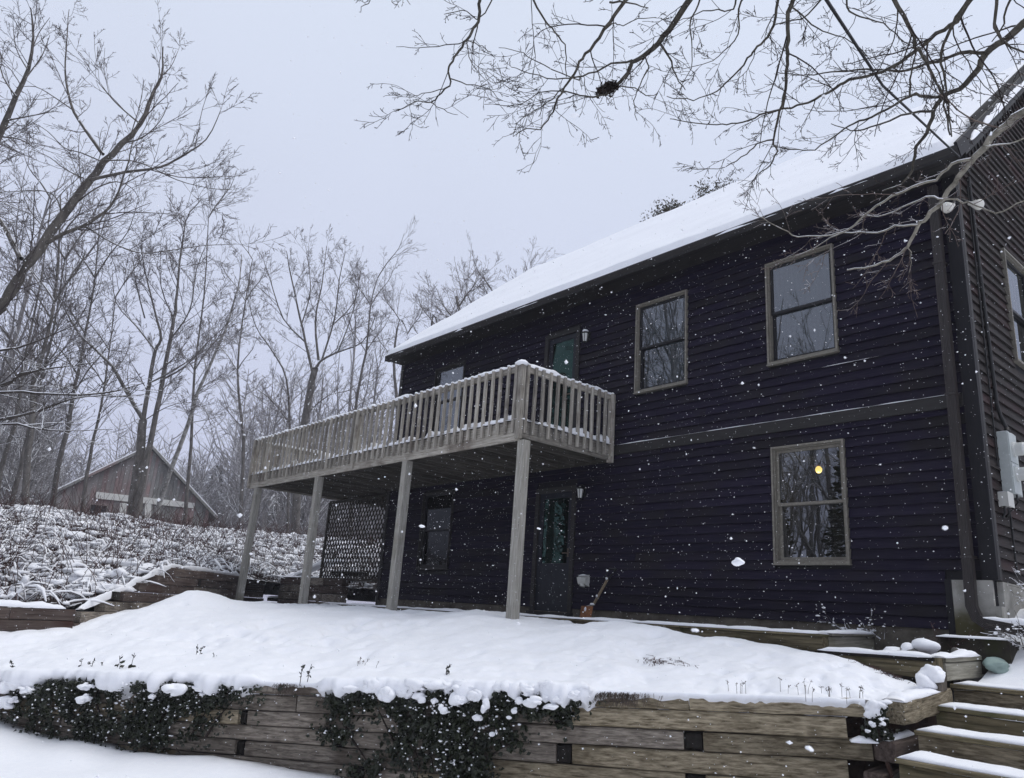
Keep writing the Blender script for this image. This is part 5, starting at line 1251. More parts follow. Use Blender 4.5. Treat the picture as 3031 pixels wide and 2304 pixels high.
traced_tree('birch_tree', 'slender pale birch leaning right beside the forked tree', at(337, 1110, 27), [
    (zz4([(960, 1600), (990, 1450), (1060, 1250), (1170, 950), (1220, 780), (1290, 630), (1400, 370), (1440, 250), (1490, 50), (1500, -100)]), 27, 27, .12, .016, .35),
    (zz4([(1220, 780), (1300, 700), (1420, 670)]), 27, 26.5, .03, .01, .1),
    (zz4([(1170, 950), (1330, 920), (1480, 870)]), 27, 26, .025, .009, .1),
    (zz4([(1290, 630), (1260, 500), (1280, 330)]), 27, 27.5, .03, .01, .1),
], PRM_F, .42, (.6, 2.2), (M['birch'], M['twig_mid']), 105)
traced_tree('spreading_tree', 'broad crowned bare tree rising behind the balcony rail', at(640, 1110, 33), [
    (zz4([(1835, 1760), (1840, 1500), (1870, 1100), (1890, 960), (1940, 680), (1960, 610)]), 33, 33, .24, .16, 1.0),
    (zz4([(1785, 1760), (1790, 1500), (1800, 980), (1780, 680), (1690, 500), (1590, 350), (1530, 120)]), 34, 33.6, .11, .02, .4),
    (zz4([(1945, 650), (1900, 450), (1850, 230), (1800, 0), (1780, -120)]), 33, 33.5, .10, .02, .1),
    (zz4([(1960, 610), (2000, 560), (2100, 510), (2250, 450), (2330, 300)]), 33, 32, .10, .015, .1),
    (zz4([(1980, 560), (1960, 320), (2000, 100), (2030, -150)]), 33, 34, .09, .015, .1),
    (zz4([(2000, 560), (2080, 300), (2110, 50), (2150, -120)]), 33, 33, .07, .015, .1),
    (zz4([(1900, 450), (1760, 300), (1680, 60), (1640, -60)]), 33.2, 32.5, .06, .014, .1),
    (zz4([(1870, 350), (1930, 120), (1900, -150)]), 33.2, 34, .05, .014, .1),
    (zz4([(2100, 510), (2180, 300), (2230, 100)]), 32.6, 33, .05, .014, .1),
    (zz4([(2060, 350), (2200, 200), (2240, 0)]), 33, 33.6, .05, .014, .1),
    (zz4([(1800, 950), (1680, 800), (1560, 720)]), 34, 33, .05, .014, .1),
    (zz4([(1900, 900), (2040, 780), (2200, 740), (2400, 640)]), 33, 33.6, .05, .012, .1),
], PRM_F, .36, (.7, 2.3), (M['bark_mid'], M['twig_mid']), 106)
thin = [
    ([(17, 1118), (45, 1010), (66, 916), (87, 826), (118, 700), (140, 560)], 24, .13, 'slim bare tree leaning right, first from the left edge'),
    ([(56, 1122), (56, 1017), (69, 913), (73, 826), (90, 774), (118, 652), (128, 520), (130, 420)], 22, .15, 'straight dark bare tree, second from the left edge'),
    ([(-8, 1120), (0, 1017), (31, 920), (45, 826), (52, 777), (87, 618), (110, 430)], 26, .13, 'slim bare tree half cut by the left edge'),
    ([(112, 1100), (125, 1017), (146, 923), (156, 854), (167, 809), (184, 722), (205, 600), (215, 480)], 25, .13, 'slim bare tree left of the barn, its foot in the brush'),
    ([(178, 1100), (184, 1052), (198, 965), (212, 906), (226, 833), (236, 757), (250, 640)], 30, .12, 'slim bare tree in front of the barn left slope'),
    ([(400, 1110), (412, 960), (420, 800), (440, 640), (450, 470)], 34, .13, 'upright bare tree just right of the barn ridge'),
    ([(520, 1100), (525, 950), (512, 800), (530, 650), (545, 560)], 40, .14, 'bare tree left of the broad crowned tree'),
    ([(760, 1000), (770, 860), (790, 760), (800, 660), (815, 600)], 42, .15, 'bare tree behind the right side of the balcony rail'),
    ([(858, 900), (850, 780), (862, 690), (880, 720)], 44, .16, 'bare tree just left of the roof eave end'),
    ([(1010, 900), (1000, 720), (985, 640), (992, 660)], 30, .16, 'bare tree showing above the left roof edge'),
    ([(1075, 900), (1060, 720), (1070, 640), (1085, 680)], 32, .15, 'bare tree crown just above the snowy roof edge'),
    ([(935, 900), (930, 760), (935, 680), (950, 720)], 34, .15, 'bare tree at the lower end of the roof slope'),
]
for i, (pD, d, r_, lb) in enumerate(thin):
    pD = [(pD[0][0] - (pD[1][0] - pD[0][0]) * .3, max(pD[0][1] + 55, 1150))] + pD
    lim = [(pD, d, d + .8, r_, .02, .30)]
    rg = random.Random(500 + i)
    for k in range(6):
        j = rg.randrange(len(pD) // 2, len(pD)); x, y = pD[j]; s_ = rg.choice((-1, 1))
        ln = rg.uniform(50, 110) * 25 / d * (.75 if i >= 8 else 1)
        lim.append(([(x, y), (x + s_ * ln * .35, y - ln * .55), (x + s_ * ln * .75, y - ln * 1.05), (x + s_ * ln * .95, y - ln * 1.6)], d, d + rg.uniform(-1.5, 1.5), r_ * .35, .012, .1))
    traced_tree('bare_tree', lb, at(pD[0][0], pD[0][1], d), lim, PRM_T, .36, (.8, 2.5), (M['bark_mid'], M['twig_mid']), 600 + i * 7)

# ---- woods behind: a few grown trees copied to their places
PRM_B = dict(levels=4, n=[9, 6, 4, 3], wig=[.07, .16, .22, .25], trop=[.05, .16, .1, .1], kids=[15, 7, 4, 0], ang=(.45, .95), ratio=[.44, .40, .42, .4], rmin=.010, tip=.2, zig=.04)
PRM_B['from'] = [.22, .15, .2, 0]
def grow_protos():
    res = []
    for k in range(5):
        rg = random.Random(900 + k); o = [[], [], [], []]; H = 11 + k * 1.1
        twig(o, (0, 0, -.6), norm((rg.uniform(-.08, .08), rg.uniform(-.08, .08), 1)), H, .17, 0, rg, PRM_B)
        if k % 2: twig(o, (.1, 0, -.6), norm((rg.uniform(.1, .25), rg.uniform(-.2, .2), 1)), H * .85, .13, 0, rg, PRM_B)
        V, F = tubes_arrays(o[0], 7); tm = mesh('trunk_src', V, F, M['far_bark_hazed']).data
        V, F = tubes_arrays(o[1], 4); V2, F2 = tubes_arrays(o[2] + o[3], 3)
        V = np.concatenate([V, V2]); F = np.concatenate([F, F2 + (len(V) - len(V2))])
        cm = mesh('crown_src', V, F, M['far_bark_hazed']).data
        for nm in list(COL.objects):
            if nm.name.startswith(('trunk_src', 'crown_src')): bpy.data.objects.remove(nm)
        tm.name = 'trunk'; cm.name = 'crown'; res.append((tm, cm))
    return res
protos = grow_protos()
def hill_z(x, y):
    i = np.argmin((HX - x) ** 2 + (HY - y) ** 2); return HZ.ravel()[i]
def place_tree(p, k, s, rz, label, group, name='bare_tree'):
    t = thing(name, label, 'tree', p, group); t.rotation_euler = (0, 0, rz); t.scale = (s, s, s * 1.05)
    for nm, d in zip(('trunk', 'crown'), protos[k]):
        o = bpy.data.objects.new(nm, d); COL.objects.link(o); o.parent = t
    return t
rg = random.Random(77)
for i in range(270):
    u = rg.uniform(-140, 1120 if i % 3 == 0 else 860); d = rg.uniform(40, 120) if u < 900 else rg.uniform(45, 90)
    q = D(u, 1100); q = q / math.hypot(q[0], q[1]) * d
    if d < 84 and 80 < u < 490: d = rg.uniform(84, 120); q = q / math.hypot(q[0], q[1]) * d
    place_tree((q[0], q[1], hill_z(q[0], q[1]) - .1), rg.randrange(5), (rg.uniform(.7, 1.2) if i % 3 == 0 else rg.uniform(.35, .75)), rg.uniform(0, 6.28), 'bare grey tree standing in the misty woods beyond the hill', 'bare trees in the misty woods')
# the farther woods: one pale mass
_pol = [[], []]; rw_ = random.Random(55)
for i in range(400):
    u = rw_.uniform(-160, 1100); d = rw_.uniform(84, 150); q = D(u, 1100); q = q / math.hypot(q[0], q[1]) * d; zb = hill_z(q[0], q[1]) - .3
    H = rw_.uniform(10, 24) * (1.0 if u > 480 or u < 60 else .72); lx = rw_.uniform(-.08, .08) * H; ly = rw_.uniform(-.08, .08) * H
    r_ = H * .011; nd = 6
    tp = [(q[0] + lx * (j / nd) ** 1.5, q[1] + ly * (j / nd) ** 1.5, zb + H * j / nd) for j in range(nd + 1)]
    _pol[0].append((tp, [r_ * (1 - .85 * j / nd) for j in range(nd + 1)]))
    for k in range(34):
        t = rw_.uniform(.25, .98); j = min(int(t * nd), nd - 1); f = t * nd - j; p0 = [tp[j][c] + (tp[j + 1][c] - tp[j][c]) * f for c in range(3)]
        a = rw_.uniform(0, 6.28); L = H * rw_.uniform(.10, .28) * (1.2 - t * .8); up = rw_.uniform(.5, 1.1)
        p1 = (p0[0] + math.cos(a) * L * .5, p0[1] + math.sin(a) * L * .5, p0[2] + L * .35 * up); p2 = (p0[0] + math.cos(a) * L * .85 + rw_.uniform(-.3, .3), p0[1] + math.sin(a) * L * .85 + rw_.uniform(-.3, .3), p0[2] + L * up)
        _pol[1].append(([tuple(p0), p1, p2], [r_ * .30, r_ * .22, r_ * .14]))
        for m in range(2):
            b = a + rw_.uniform(-1.2, 1.2); l2 = L * rw_.uniform(.3, .6); s0 = p1 if m < 1 else p2
            _pol[1].append(([s0, (s0[0] + math.cos(b) * l2 * .8, s0[1] + math.sin(b) * l2 * .8, s0[2] + l2 * .8)], [r_ * .16, r_ * .10]))
M['woods'] = bark_mat('haze_paled_woods_bark', (0.22, 0.21, 0.215), (0.33, 0.315, 0.32), 0.10, 0.5)  # mist on the far woods put into a pale bark colour
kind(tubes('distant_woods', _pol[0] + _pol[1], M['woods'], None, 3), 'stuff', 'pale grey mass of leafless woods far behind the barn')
# trees behind the photographer, present as reflections in the panes
for i in range(31):
    a = rg.uniform(-2.9, -.35); d = rg.uniform(7, 34)
    q = (math.cos(a) * d - 9, math.sin(a) * d - 2.0)
    if i > 22: q = (rg.uniform(-24, -9), rg.uniform(-22, -4))
    if math.hypot(q[0], q[1]) < 3.5 or q[1] > -2.2: continue
    place_tree((q[0], q[1], G0 - .1), rg.randrange(5), rg.uniform(.8, 1.3), rg.uniform(0, 6.28), 'bare tree mirrored in the window panes of the dark house', 'trees mirrored in the windows')

# conifers
def conifer_mesh(H, Rr, seed, n=1500, mat=None):
    rs = np.random.RandomState(seed); V = []; F = []
    for i in range(n):
        t = rs.uniform(.10, 1) ** .8; a = rs.uniform(0, 6.28); rr_ = Rr * (1 - t) ** .85 * rs.uniform(.25, 1.0) + .05
        c = np.array([rr_ * math.cos(a), rr_ * math.sin(a), H * t - rr_ * .22])
        dr = np.array([math.cos(a), math.sin(a), rs.uniform(-.35, .25)]); dr /= np.linalg.norm(dr); sd = np.cross(dr, rs.normal(size=3)); sd /= np.linalg.norm(sd)
        l = rs.uniform(.18, .42) * max(.5, H / 12); w = l * rs.uniform(.14, .28); k = len(V)
        V += [c, c + dr * l * .5 + sd * w, c + dr * l, c + dr * l * .5 - sd * w]; F.append((k, k + 1, k + 2, k + 3))
    return np.array(V), F
cV, cF = conifer_mesh(12, 2.6, 5, 3200)
cm0 = mesh('crown', cV, cF, M['needles']); cme = cm0.data; bpy.data.objects.remove(cm0)
V, F = tubes_arrays([([(0, 0, -.5), (0, 0, 5), (0, 0, 11.8)], [.2, .14, .03])], 8)
cm0 = mesh('trunk', V, F, M['far_bark_hazed']); ctm = cm0.data; bpy.data.objects.remove(cm0)
def conifer(p, s, rz, label, group=None, mat=None):
    t = thing('pine_tree', label, 'tree', p, group); t.rotation_euler = (0, 0, rz); t.scale = (s, s, s)
    for nm, d in (('trunk', ctm), ('crown', cme)):
        o = bpy.data.objects.new(nm, d); COL.objects.link(o); o.parent = t
    return t
for i in range(15):
    u = rg.choice((rg.uniform(380, 860), rg.uniform(-60, 860))); d = rg.uniform(80, 125); q = D(u, 1100); q = q / math.hypot(q[0], q[1]) * d
    conifer((q[0], q[1], hill_z(q[0], q[1])), rg.uniform(.7, 1.3), rg.uniform(0, 6), 'dark pine fading into mist behind the bare woods', 'pines in the misty woods')
for i, (x, y) in enumerate(((-13, -9), (-20, -14), (-6.5, -12), (-28, -8), (-16, -22))):
    conifer((x, y, G0), .8 + .12 * i, i, 'dark pine mirrored in the door and window glass', 'pines mirrored in the glass')
# treetops just clearing the ridge
def treetop(x, y, d, label, seed, w):
    tip = at(x, y, d); zb = .3; t = thing('pine_tree', label, 'tree', (tip[0], tip[1], zb))
    H = tip[2] - zb; tubes('trunk', [([(tip[0], tip[1], zb - .4), (tip[0], tip[1], zb + H * .6), tuple(tip - UP * .1)], [.22, .13, .02])], M['far_bark_hazed'], t, 8)
    rs = np.random.RandomState(seed); V = []; F = []
    for i in range(2600):
        k = rs.randint(0, 46); ck = np.random.RandomState(seed * 100 + k); c = tip + np.array([ck.normal() * w, ck.normal() * w, -abs(ck.normal()) * w * 1.1 - .25 * (abs(ck.normal()))]) + rs.normal(size=3) * .12
        a = rs.normal(size=3); a[2] += .4; a /= np.linalg.norm(a); b = np.cross(a, rs.normal(size=3)); b /= np.linalg.norm(b); l = rs.uniform(.06, .15); q = len(V)
        V += [c, c + a * l * .5 + b * l * .18, c + a * l, c + a * l * .5 - b * l * .18]; F.append((q, q + 1, q + 2, q + 3))
    mesh('crown', V, F, M['needles_brown'], t)
treetop(1447, 449, 27, 'brownish pine top peeping over the roof ridge, the lower one', 3, .30)
treetop(1552, 408, 27, 'brownish pine top peeping over the roof ridge, the higher one', 4, .40)

# ================================================================== BARN beyond the hill
barn = thing('red_barn', 'red and grey wooden barn coloured pale for haze, half hidden behind the snowy brush', 'barn', at(300, 1100, 68))
bd = 66.0
def ath(x, y, d):
    q = D(x, y); return q * (d / math.hypot(q[0], q[1]))
pl_, pr_, pk = ath(112, 1085, bd), ath(455, 1092, bd + .6), ath(325, 968, bd)
ux = pr_ - pl_; ux[2] = 0; LB = np.linalg.norm(ux); ux /= LB; ub = np.array([-ux[1], ux[0], 0]);
if ub @ fwv < 0: ub = -ub
barn.location = tuple(pl_)
z0b = pl_[2] - 2.4; ze = (pl_[2] + pr_[2]) / 2; zp = pk[2]; cpk = ((pk - pl_) @ ux)
def Bp(u, z, w=0.0): 
    p = pl_ + ux * u + ub * w; return np.array([p[0], p[1], z])
def roof_z(u): return ze + (zp - ze) * (u / cpk if u < cpk else (LB - u) / (LB - cpk))
DB = 10.0
mbb = MB(); mbb.add([Bp(0, z0b, .1), Bp(LB, z0b, .1), Bp(LB, z0b, DB), Bp(0, z0b, DB), Bp(0, ze - .05, .1), Bp(LB, ze - .05, .1), Bp(LB, ze - .05, DB), Bp(0, ze - .05, DB), Bp(cpk, zp - .05, .1), Bp(cpk, zp - .05, DB)],
    [(0, 1, 5, 8, 4), (3, 7, 9, 6, 2), (0, 4, 7, 3), (1, 2, 6, 5), (4, 8, 9, 7), (8, 5, 6, 9)]); mbb.build('wall', M['barn_grey'], barn)
u = 0.0
while u < LB - .05:
    w_b = R.uniform(.22, .34); u1 = min(u + w_b, LB); k = -.02 - R.uniform(0, .02)
    V = [Bp(u, z0b, k), Bp(u1 - .02, z0b, k), Bp(u1 - .02, roof_z(u1), k), Bp(u, roof_z(u), k), Bp(u, z0b, .09), Bp(u1 - .02, z0b, .09), Bp(u1 - .02, roof_z(u1), .09), Bp(u, roof_z(u), .09)]
    mesh('plank', V, [(0, 1, 2, 3), (7, 6, 5, 4), (0, 4, 5, 1), (1, 5, 6, 2), (2, 6, 7, 3), (3, 7, 4, 0)], M['barn_red'] if (u / LB) < .42 or R.random() < .3 else M['barn_grey'], barn); u = u1
rf = None
for a, b in (((-.6, ze - .6 * (zp - ze) / cpk), (cpk, zp + .02)), ((LB + .6, ze - .6 * (zp - ze) / (LB - cpk)), (cpk, zp + .02))):
    V = []
    for w in (-.45, DB): V += [Bp(a[0], a[1] + .02, w), Bp(b[0], b[1] + .02, w), Bp(b[0], b[1] + .24, w), Bp(a[0], a[1] + .24, w)]
    rf = mesh('roof', V, [(0, 1, 2, 3), (7, 6, 5, 4), (0, 4, 5, 1), (1, 5, 6, 2), (2, 6, 7, 3), (3, 7, 4, 0)], M['barn_grey'], barn)
    V = []
    for w in (-.40, DB): V += [Bp(a[0], a[1] + .242, w), Bp(b[0], b[1] + .242, w), Bp(b[0], b[1] + .36, w), Bp(a[0], a[1] + .36, w)]
    mesh('roof_snow', V, [(0, 1, 2, 3), (7, 6, 5, 4), (0, 4, 5, 1), (1, 5, 6, 2), (2, 6, 7, 3), (3, 7, 4, 0)], M['snow'], rf)
def on_barn(x, y, w=-.1):
    d = D(x, y); n_ = ub; return d * (((pl_ + ub * w) @ n_) / (d @ n_))
q0, q1 = on_barn(207, 1069, -.09), on_barn(419, 1092, -.09)
beam('white_band', q0, q1, UP, .50, .42, .12, M['white_paint'], barn, .01)
for xx in (266, 320): beam('white_post', on_barn(xx, 1086, -.08), on_barn(xx - 2, 1128, -.08), ux, .45, .45, .1, M['white_paint'], barn, .01)
wc = on_barn(211, 1106, -.06)
mw = Matrix(((ux[0], 0, ub[0], wc[0]), (ux[1], 0, ub[1], wc[1]), (ux[2], 1, ub[2], wc[2]), (0, 0, 0, 1)))
mb = MB(); ring(mb, -.62, -.62, .62, .62, .09, -.06, .03)
wb = mb.build('window', M['barn_grey'], barn, mw=mw)
for i in range(3):
    for j in range(2): MB().box(-.52 + i * .36, -.52 + j * .53, -.02, -.20 + i * .36, -.03 + j * .53, .01).build('pane', M['sash_dark'], wb, mw=mw)

# ================================================================== BRUSH on the hillside
rs = np.random.RandomState(5)
C = []; SZs = []; ST = []
lo_i, hi_i = int(HS * .12), int(HS * .74)
for i in range(8500):
    k = rs.randint(lo_i, hi_i); d = rs.uniform(0, 1) ** .8 * 13.0
    p = hill_pt(k, d)
    dens = fbm(p[0] * .8, p[1] * .8, 71, 3)
    if rs.uniform() < .25 - dens * .5: continue
    s = rs.uniform(.025, .095) * (1 + .6 * dens)
    C.append(p + np.array([0, 0, rs.uniform(.04, .30)])); SZs.append((s * rs.uniform(1.2, 3.2), s * rs.uniform(.6, 1.0), s * rs.uniform(.35, .65)))
kind(lumps('brush_snow', C, SZs, M['snow_fine'], None, ICO1, .35, 6), 'stuff', 'lumps of snow resting on the hillside brush')
C2 = [c for c in C[::6]]; S2 = [tuple(v * 1.3 for v in s) for s in SZs[::6]]
kind(lumps('brush_snow', np.array(C2) + (0, 0, .03), S2, M['snow_fine'], None, ICO2, .45, 9), 'stuff', 'larger lumps of snow over the hillside brush')
polys = []; snowp = []
for i in range(9000):
    k = rs.randint(lo_i, hi_i); d = rs.uniform(0, 1) ** .75 * 14
    p = hill_pt(k, d); a = rs.uniform(0, 6.28); L = rs.uniform(.25, .7) if rs.uniform() < .88 else rs.uniform(.7, 1.4)
    ln = rs.uniform(.1, .9); h = L; dx, dy = math.cos(a) * ln * L, math.sin(a) * ln * L
    pts = []
    drop = rs.uniform(0, .6)
    for j in range(5):
        t = j / 4; pts.append((p[0] + dx * t, p[1] + dy * t, p[2] + h * (t - drop * t * t)))
    polys.append((pts, [.008, .007, .006, .005, .004]))
for i in range(4300):
    k = rs.randint(lo_i, hi_i); d = rs.uniform(0, 1) ** .75 * 13.5
    p = hill_pt(k, d); a = rs.uniform(0, 6.28); L = rs.uniform(.22, .75); h = rs.uniform(.08, .34); dx, dy = math.cos(a) * L, math.sin(a) * L
    w0 = rs.uniform(.008, .019) * rs.choice((.8, 1, 1.8)); pts = []; b0 = rs.uniform(-.12, .12)
    for j in range(6):
        t = j / 5; q = 4 * t * (1 - t); pts.append((p[0] + dx * t - dy * b0 * q, p[1] + dy * t + dx * b0 * q, p[2] + .05 + h * (q * .8 + t * rs.uniform(.0, .25))))
    polys.append((pts, [.009, .008, .008, .007, .007, .006]))
    if vnoise(p[0] * .9, p[1] * .9, 77) > -.18: snowp.append(([(x_, y_, z_ + w0 * .8) for x_, y_, z_ in pts], [w0 * .3] + [w0 * rs.uniform(.5, 1.5) for _ in range(4)] + [w0 * .4]))
kind(tubes('brush_snow', snowp, M['snow_fine'], None, 4), 'stuff', 'snow lying along the arched stems of the hillside brush')
kind(tubes('brush_stems', polys, M['stem_red'], None, 3), 'stuff', 'tangle of thin reddish bramble stems on the snowy hillside')

# ================================================================== IVY over the front wall
def ivy(label, dens, seed, clumps, stems):
    t = thing('ivy', label, 'ivy', onW(*dens[0][0], .1)); rs = np.random.RandomState(seed)
    V = []; F = []
    for (cx, cy), (sx_, sy_), n, th in dens:
        n = int(n * .72); xs_ = rs.normal(cx, sx_, n); ys_ = rs.normal(cy, sy_, n)
        keep = vnoise(xs_ / 17, ys_ / 34, seed) + .6 * vnoise(xs_ / 7, ys_ / 12, seed + 1) > -.20; xs_ = xs_[keep]; ys_ = ys_[keep]
        for x, y in zip(xs_, ys_):
            if y < wl(0, x) + 1 or y > 1760: y = wl(0, x) + 1 + abs(rs.normal()) * 9
            c = onW(x, y, rs.uniform(.02, th)); 
            a = rs.normal(size=3) * .8 + NW * .4 + np.array([0, 0, -.7]); a /= np.linalg.norm(a); b = np.cross(a, NW + rs.normal(size=3) * .5); b /= np.linalg.norm(b)
            l = rs.uniform(.018, .058); w = l * rs.uniform(.35, .6); m_ = np.cross(a, b) * l * .18
            k = len(V); V += [c, c + a * l * .45 + b * w + m_, c + a * l, c + a * l * .45 - b * w + m_]; F += [(k, k + 1, k + 2), (k, k + 2, k + 3)]
    mesh('foliage', V, F, M['ivy'], t)
    pol = []
    for s in stems:
        Pw = np.array([onW(x, y, .035 + .03 * rs.uniform()) for x, y in s]); pol.append((Pw.tolist(), list(np.linspace(.014, .007, len(Pw)))))
    bits = []
    for (cx, cy), (sx_, sy_), n, th in dens:
        for _ in range(n // 55):
            x, y = rs.normal(cx, sx_), rs.normal(cy, sy_ * .8)
            if y > wl(0, x) + 2: bits.append(onW(x, y, th * rs.uniform(.6, 1.05)))
    lumps('snow_bits', bits, [(rs.uniform(.006, .022), rs.uniform(.006, .016), rs.uniform(.004, .012)) for _ in bits], M['snow_fine'], t, ICO1, .5, seed)['kind'] = 'stuff'
    for p_ in pol: tubes('stem', [p_], M['ivy_stem'], t, 6)
    for (x, y, rx, ry, off) in clumps:
        if y < 1478: continue
        c = onW(x, y, off); s = np.linalg.norm(onW(x + rx, y, off) - c)
        m = 3; s *= .8; cs = np.array([c + NW * rs.uniform(-.03, .03) - DW * rs.uniform(-1, 1) * s * .6 + UP * rs.uniform(-.5, .5) * s * ry / rx for _ in range(m)] + [c])
        sz_ = [(s * rs.uniform(.45, .8), s * rs.uniform(.4, .6), s * ry / rx * rs.uniform(.35, .6)) for _ in range(m)] + [(s * .9, s * .7, s * ry / rx * .85)]
        lumps('snow_clump', cs, sz_, M['snow_fine'], t, ICO3, .55, int(x), rotz=[math.atan2(DW[1], DW[0])] * (m + 1))
    return t
ivy('dark ivy smothering the left half of the timber wall', [
    ((120, 1520), (75, 34), 3400, .16), ((30, 1510), (40, 26), 900, .18), ((260, 1530), (60, 36), 3200, .15), ((370, 1530), (55, 34), 2300, .11), ((180, 1575), (45, 15), 1100, .12), ((440, 1497), (45, 14), 1100, .10), ((320, 1590), (35, 14), 700, .12), ((250, 1485), (130, 9), 2200, .16)], 21,
    [(70, 1462, 30, 14, .14), (20, 1480, 26, 16, .16), (130, 1472, 30, 14, .14), (184, 1480, 14, 9, .18), (184, 1531 - 25, 17, 11, .20), (240, 1466, 34, 15, .14), (300, 1476, 22, 14, .16), (350, 1462, 40, 18, .14), (375, 1487, 22, 13, .18), (410, 1472, 26, 14, .14), (465, 1470, 30, 15, .12), (10, 1530 - 12, 20, 14, .18), (30, 1512, 10, 6, .18), (330, 1504, 9, 6, .16), (436, 1500, 9, 5, .12), (60, 1490, 14, 9, .18), (280, 1462, 30, 13, .12), (430, 1488, 10, 6, .14), (515, 1474, 22, 10, .10), (100, 1452, 30, 13, .1), (200, 1455, 40, 14, .1)],
    [[(215, 1600), (222, 1560), (205, 1510), (215, 1480)], [(330, 1602), (345, 1560), (362, 1520), (380, 1490)], [(410, 1600), (425, 1560), (460, 1520), (500, 1490)], [(300, 1600), (292, 1550), (300, 1500)], [(445, 1590), (470, 1550), (505, 1510)]])
ivy('dark ivy spilling over the middle of the timber wall under heavy snow', [
    ((800, 1505), (45, 14), 1500, .10), ((930, 1520), (50, 26), 2900, .16), ((1050, 1525), (55, 26), 2600, .15), ((1170, 1505), (45, 20), 1600, .13), ((960, 1590), (38, 34), 2800, .14), ((985, 1655), (38, 22), 1900, .15), ((1060, 1580), (38, 22), 1100, .11), ((735, 1525), (16, 18), 420, .08), ((728, 1580), (22, 14), 420, .07), ((860, 1560), (20, 20), 400, .07), ((1215, 1535), (14, 15), 300, .08), ((800, 1655), (30, 18), 300, .06), ((880, 1625), (25, 22), 500, .08)], 22,
    [(800, 1480, 24, 16, .14), (838, 1500, 22, 20, .16), (900, 1478, 28, 13, .14), (907, 1507, 14, 12, .16), (938, 1514, 10, 9, .18), (955, 1533, 13, 11, .2), (990, 1508, 24, 16, .18), (1030, 1500, 16, 16, .18), (1048, 1522, 10, 18, .18), (1085, 1482, 22, 15, .14), (1140, 1490, 16, 22, .18), (1150, 1513, 20, 12, .2), (1118, 1512, 10, 8, .18), (1110, 1533, 8, 7, .16), (1190, 1525, 16, 9, .2), (1205, 1512, 13, 9, .18), (1178, 1507, 9, 10, .16), (1240, 1500, 18, 13, .14), (1030, 1549, 12, 8, .18), (1000, 1478, 30, 14, .12), (1180, 1478, 24, 13, .12), (1260, 1486, 20, 11, .1), (1062, 1585, 6, 5, .13), (760, 1485, 20, 12, .1), (870, 1490, 16, 12, .14), (1098, 1548, 7, 5, .16), (1080, 1470, 40, 12, .10), (860, 1472, 40, 12, .08), (950, 1478, 30, 12, .12)],
    [[(865, 1640), (850, 1600), (832, 1565), (815, 1530)], [(905, 1660), (893, 1610), (888, 1560), (900, 1520)], [(935, 1670), (925, 1610), (950, 1550)], [(1120, 1600), (1080, 1615), (1040, 1650)], [(1000, 1680), (1010, 1600), (1050, 1540)], [(740, 1560), (760, 1595), (790, 1640)]])
ivy('small dark ivy tuft with snow at the right end of the wall', [((1893, 1556), (14, 14), 420, .08), ((1900, 1580), (14, 8), 200, .08)], 23,
    [(1885, 1530, 22, 24, .06), (1884, 1564, 9, 8, .1), (1905, 1562, 8, 5, .1), (1872, 1578, 6, 4, .1), (1900, 1520, 20, 12, .05), (1862, 1594, 18, 6, .04)], [[(1900, 1600), (1895, 1570), (1890, 1540)]])

# sprigs and dry flower stalks poking through the snow
def sprig(x, y, d, hpx, kind_, label, seed, grp=None):
    rs = np.random.RandomState(seed); b0 = at(x, y, d)
    b0[2] = float(terr_z(np.array([b0[0]]), np.array([b0[1]]))[0]) + .02
    t = thing('dry_flower_stalks' if kind_ else 'ivy_sprig', label, 'plant', b0, grp); H = hpx * d / 1603 * (.7 if kind_ else 1)
    pol = []; V = []; F = []; n = rs.randint(5, 9) if kind_ else 2
    for i in range(n):
        o = b0 + np.array([rs.normal() * H * (1.1 if kind_ else .1), rs.normal() * H * .5, -.05]); hh = H * rs.uniform(.5, 1.1); a = rs.normal(size=2) * .22
        pts = [o, o + np.array([a[0] * hh * .4, a[1] * hh * .4, hh * .5 + .05]), o + np.array([a[0] * hh, a[1] * hh, hh + .05])]
        pol.append(([tuple(p) for p in pts], ([.0022, .0018, .0014] if kind_ else [.004, .003, .0025])))
        if kind_:
            for _ in range(10):
                c = pts[-1]; v = rs.normal(size=3) * .009; w = rs.normal(size=3) * .006; k = len(V); V += [c, c + v, c + v + w]; F.append((k, k + 1, k + 2))
        else:
            for j in range(9):
                c = pts[0] + (pts[-1] - pts[0]) * rs.uniform(.4, 1); v = rs.normal(size=3); v[2] -= .4; v /= np.linalg.norm(v); w = np.cross(v, rs.normal(size=3)); w /= np.linalg.norm(w); l = H * .28; k = len(V)
                V += [c, c + v * l * .5 + w * l * .28, c + v * l, c + v * l * .5 - w * l * .28]; F += [(k, k + 1, k + 2), (k, k + 2, k + 3)]
    tubes('stalk', pol, M['stalk'] if kind_ else M['ivy_stem'], t, 4)
    mesh('seed_heads' if kind_ else 'leaves', V, F, M['stalk'] if kind_ else M['ivy'], t)['kind'] = 'stuff'
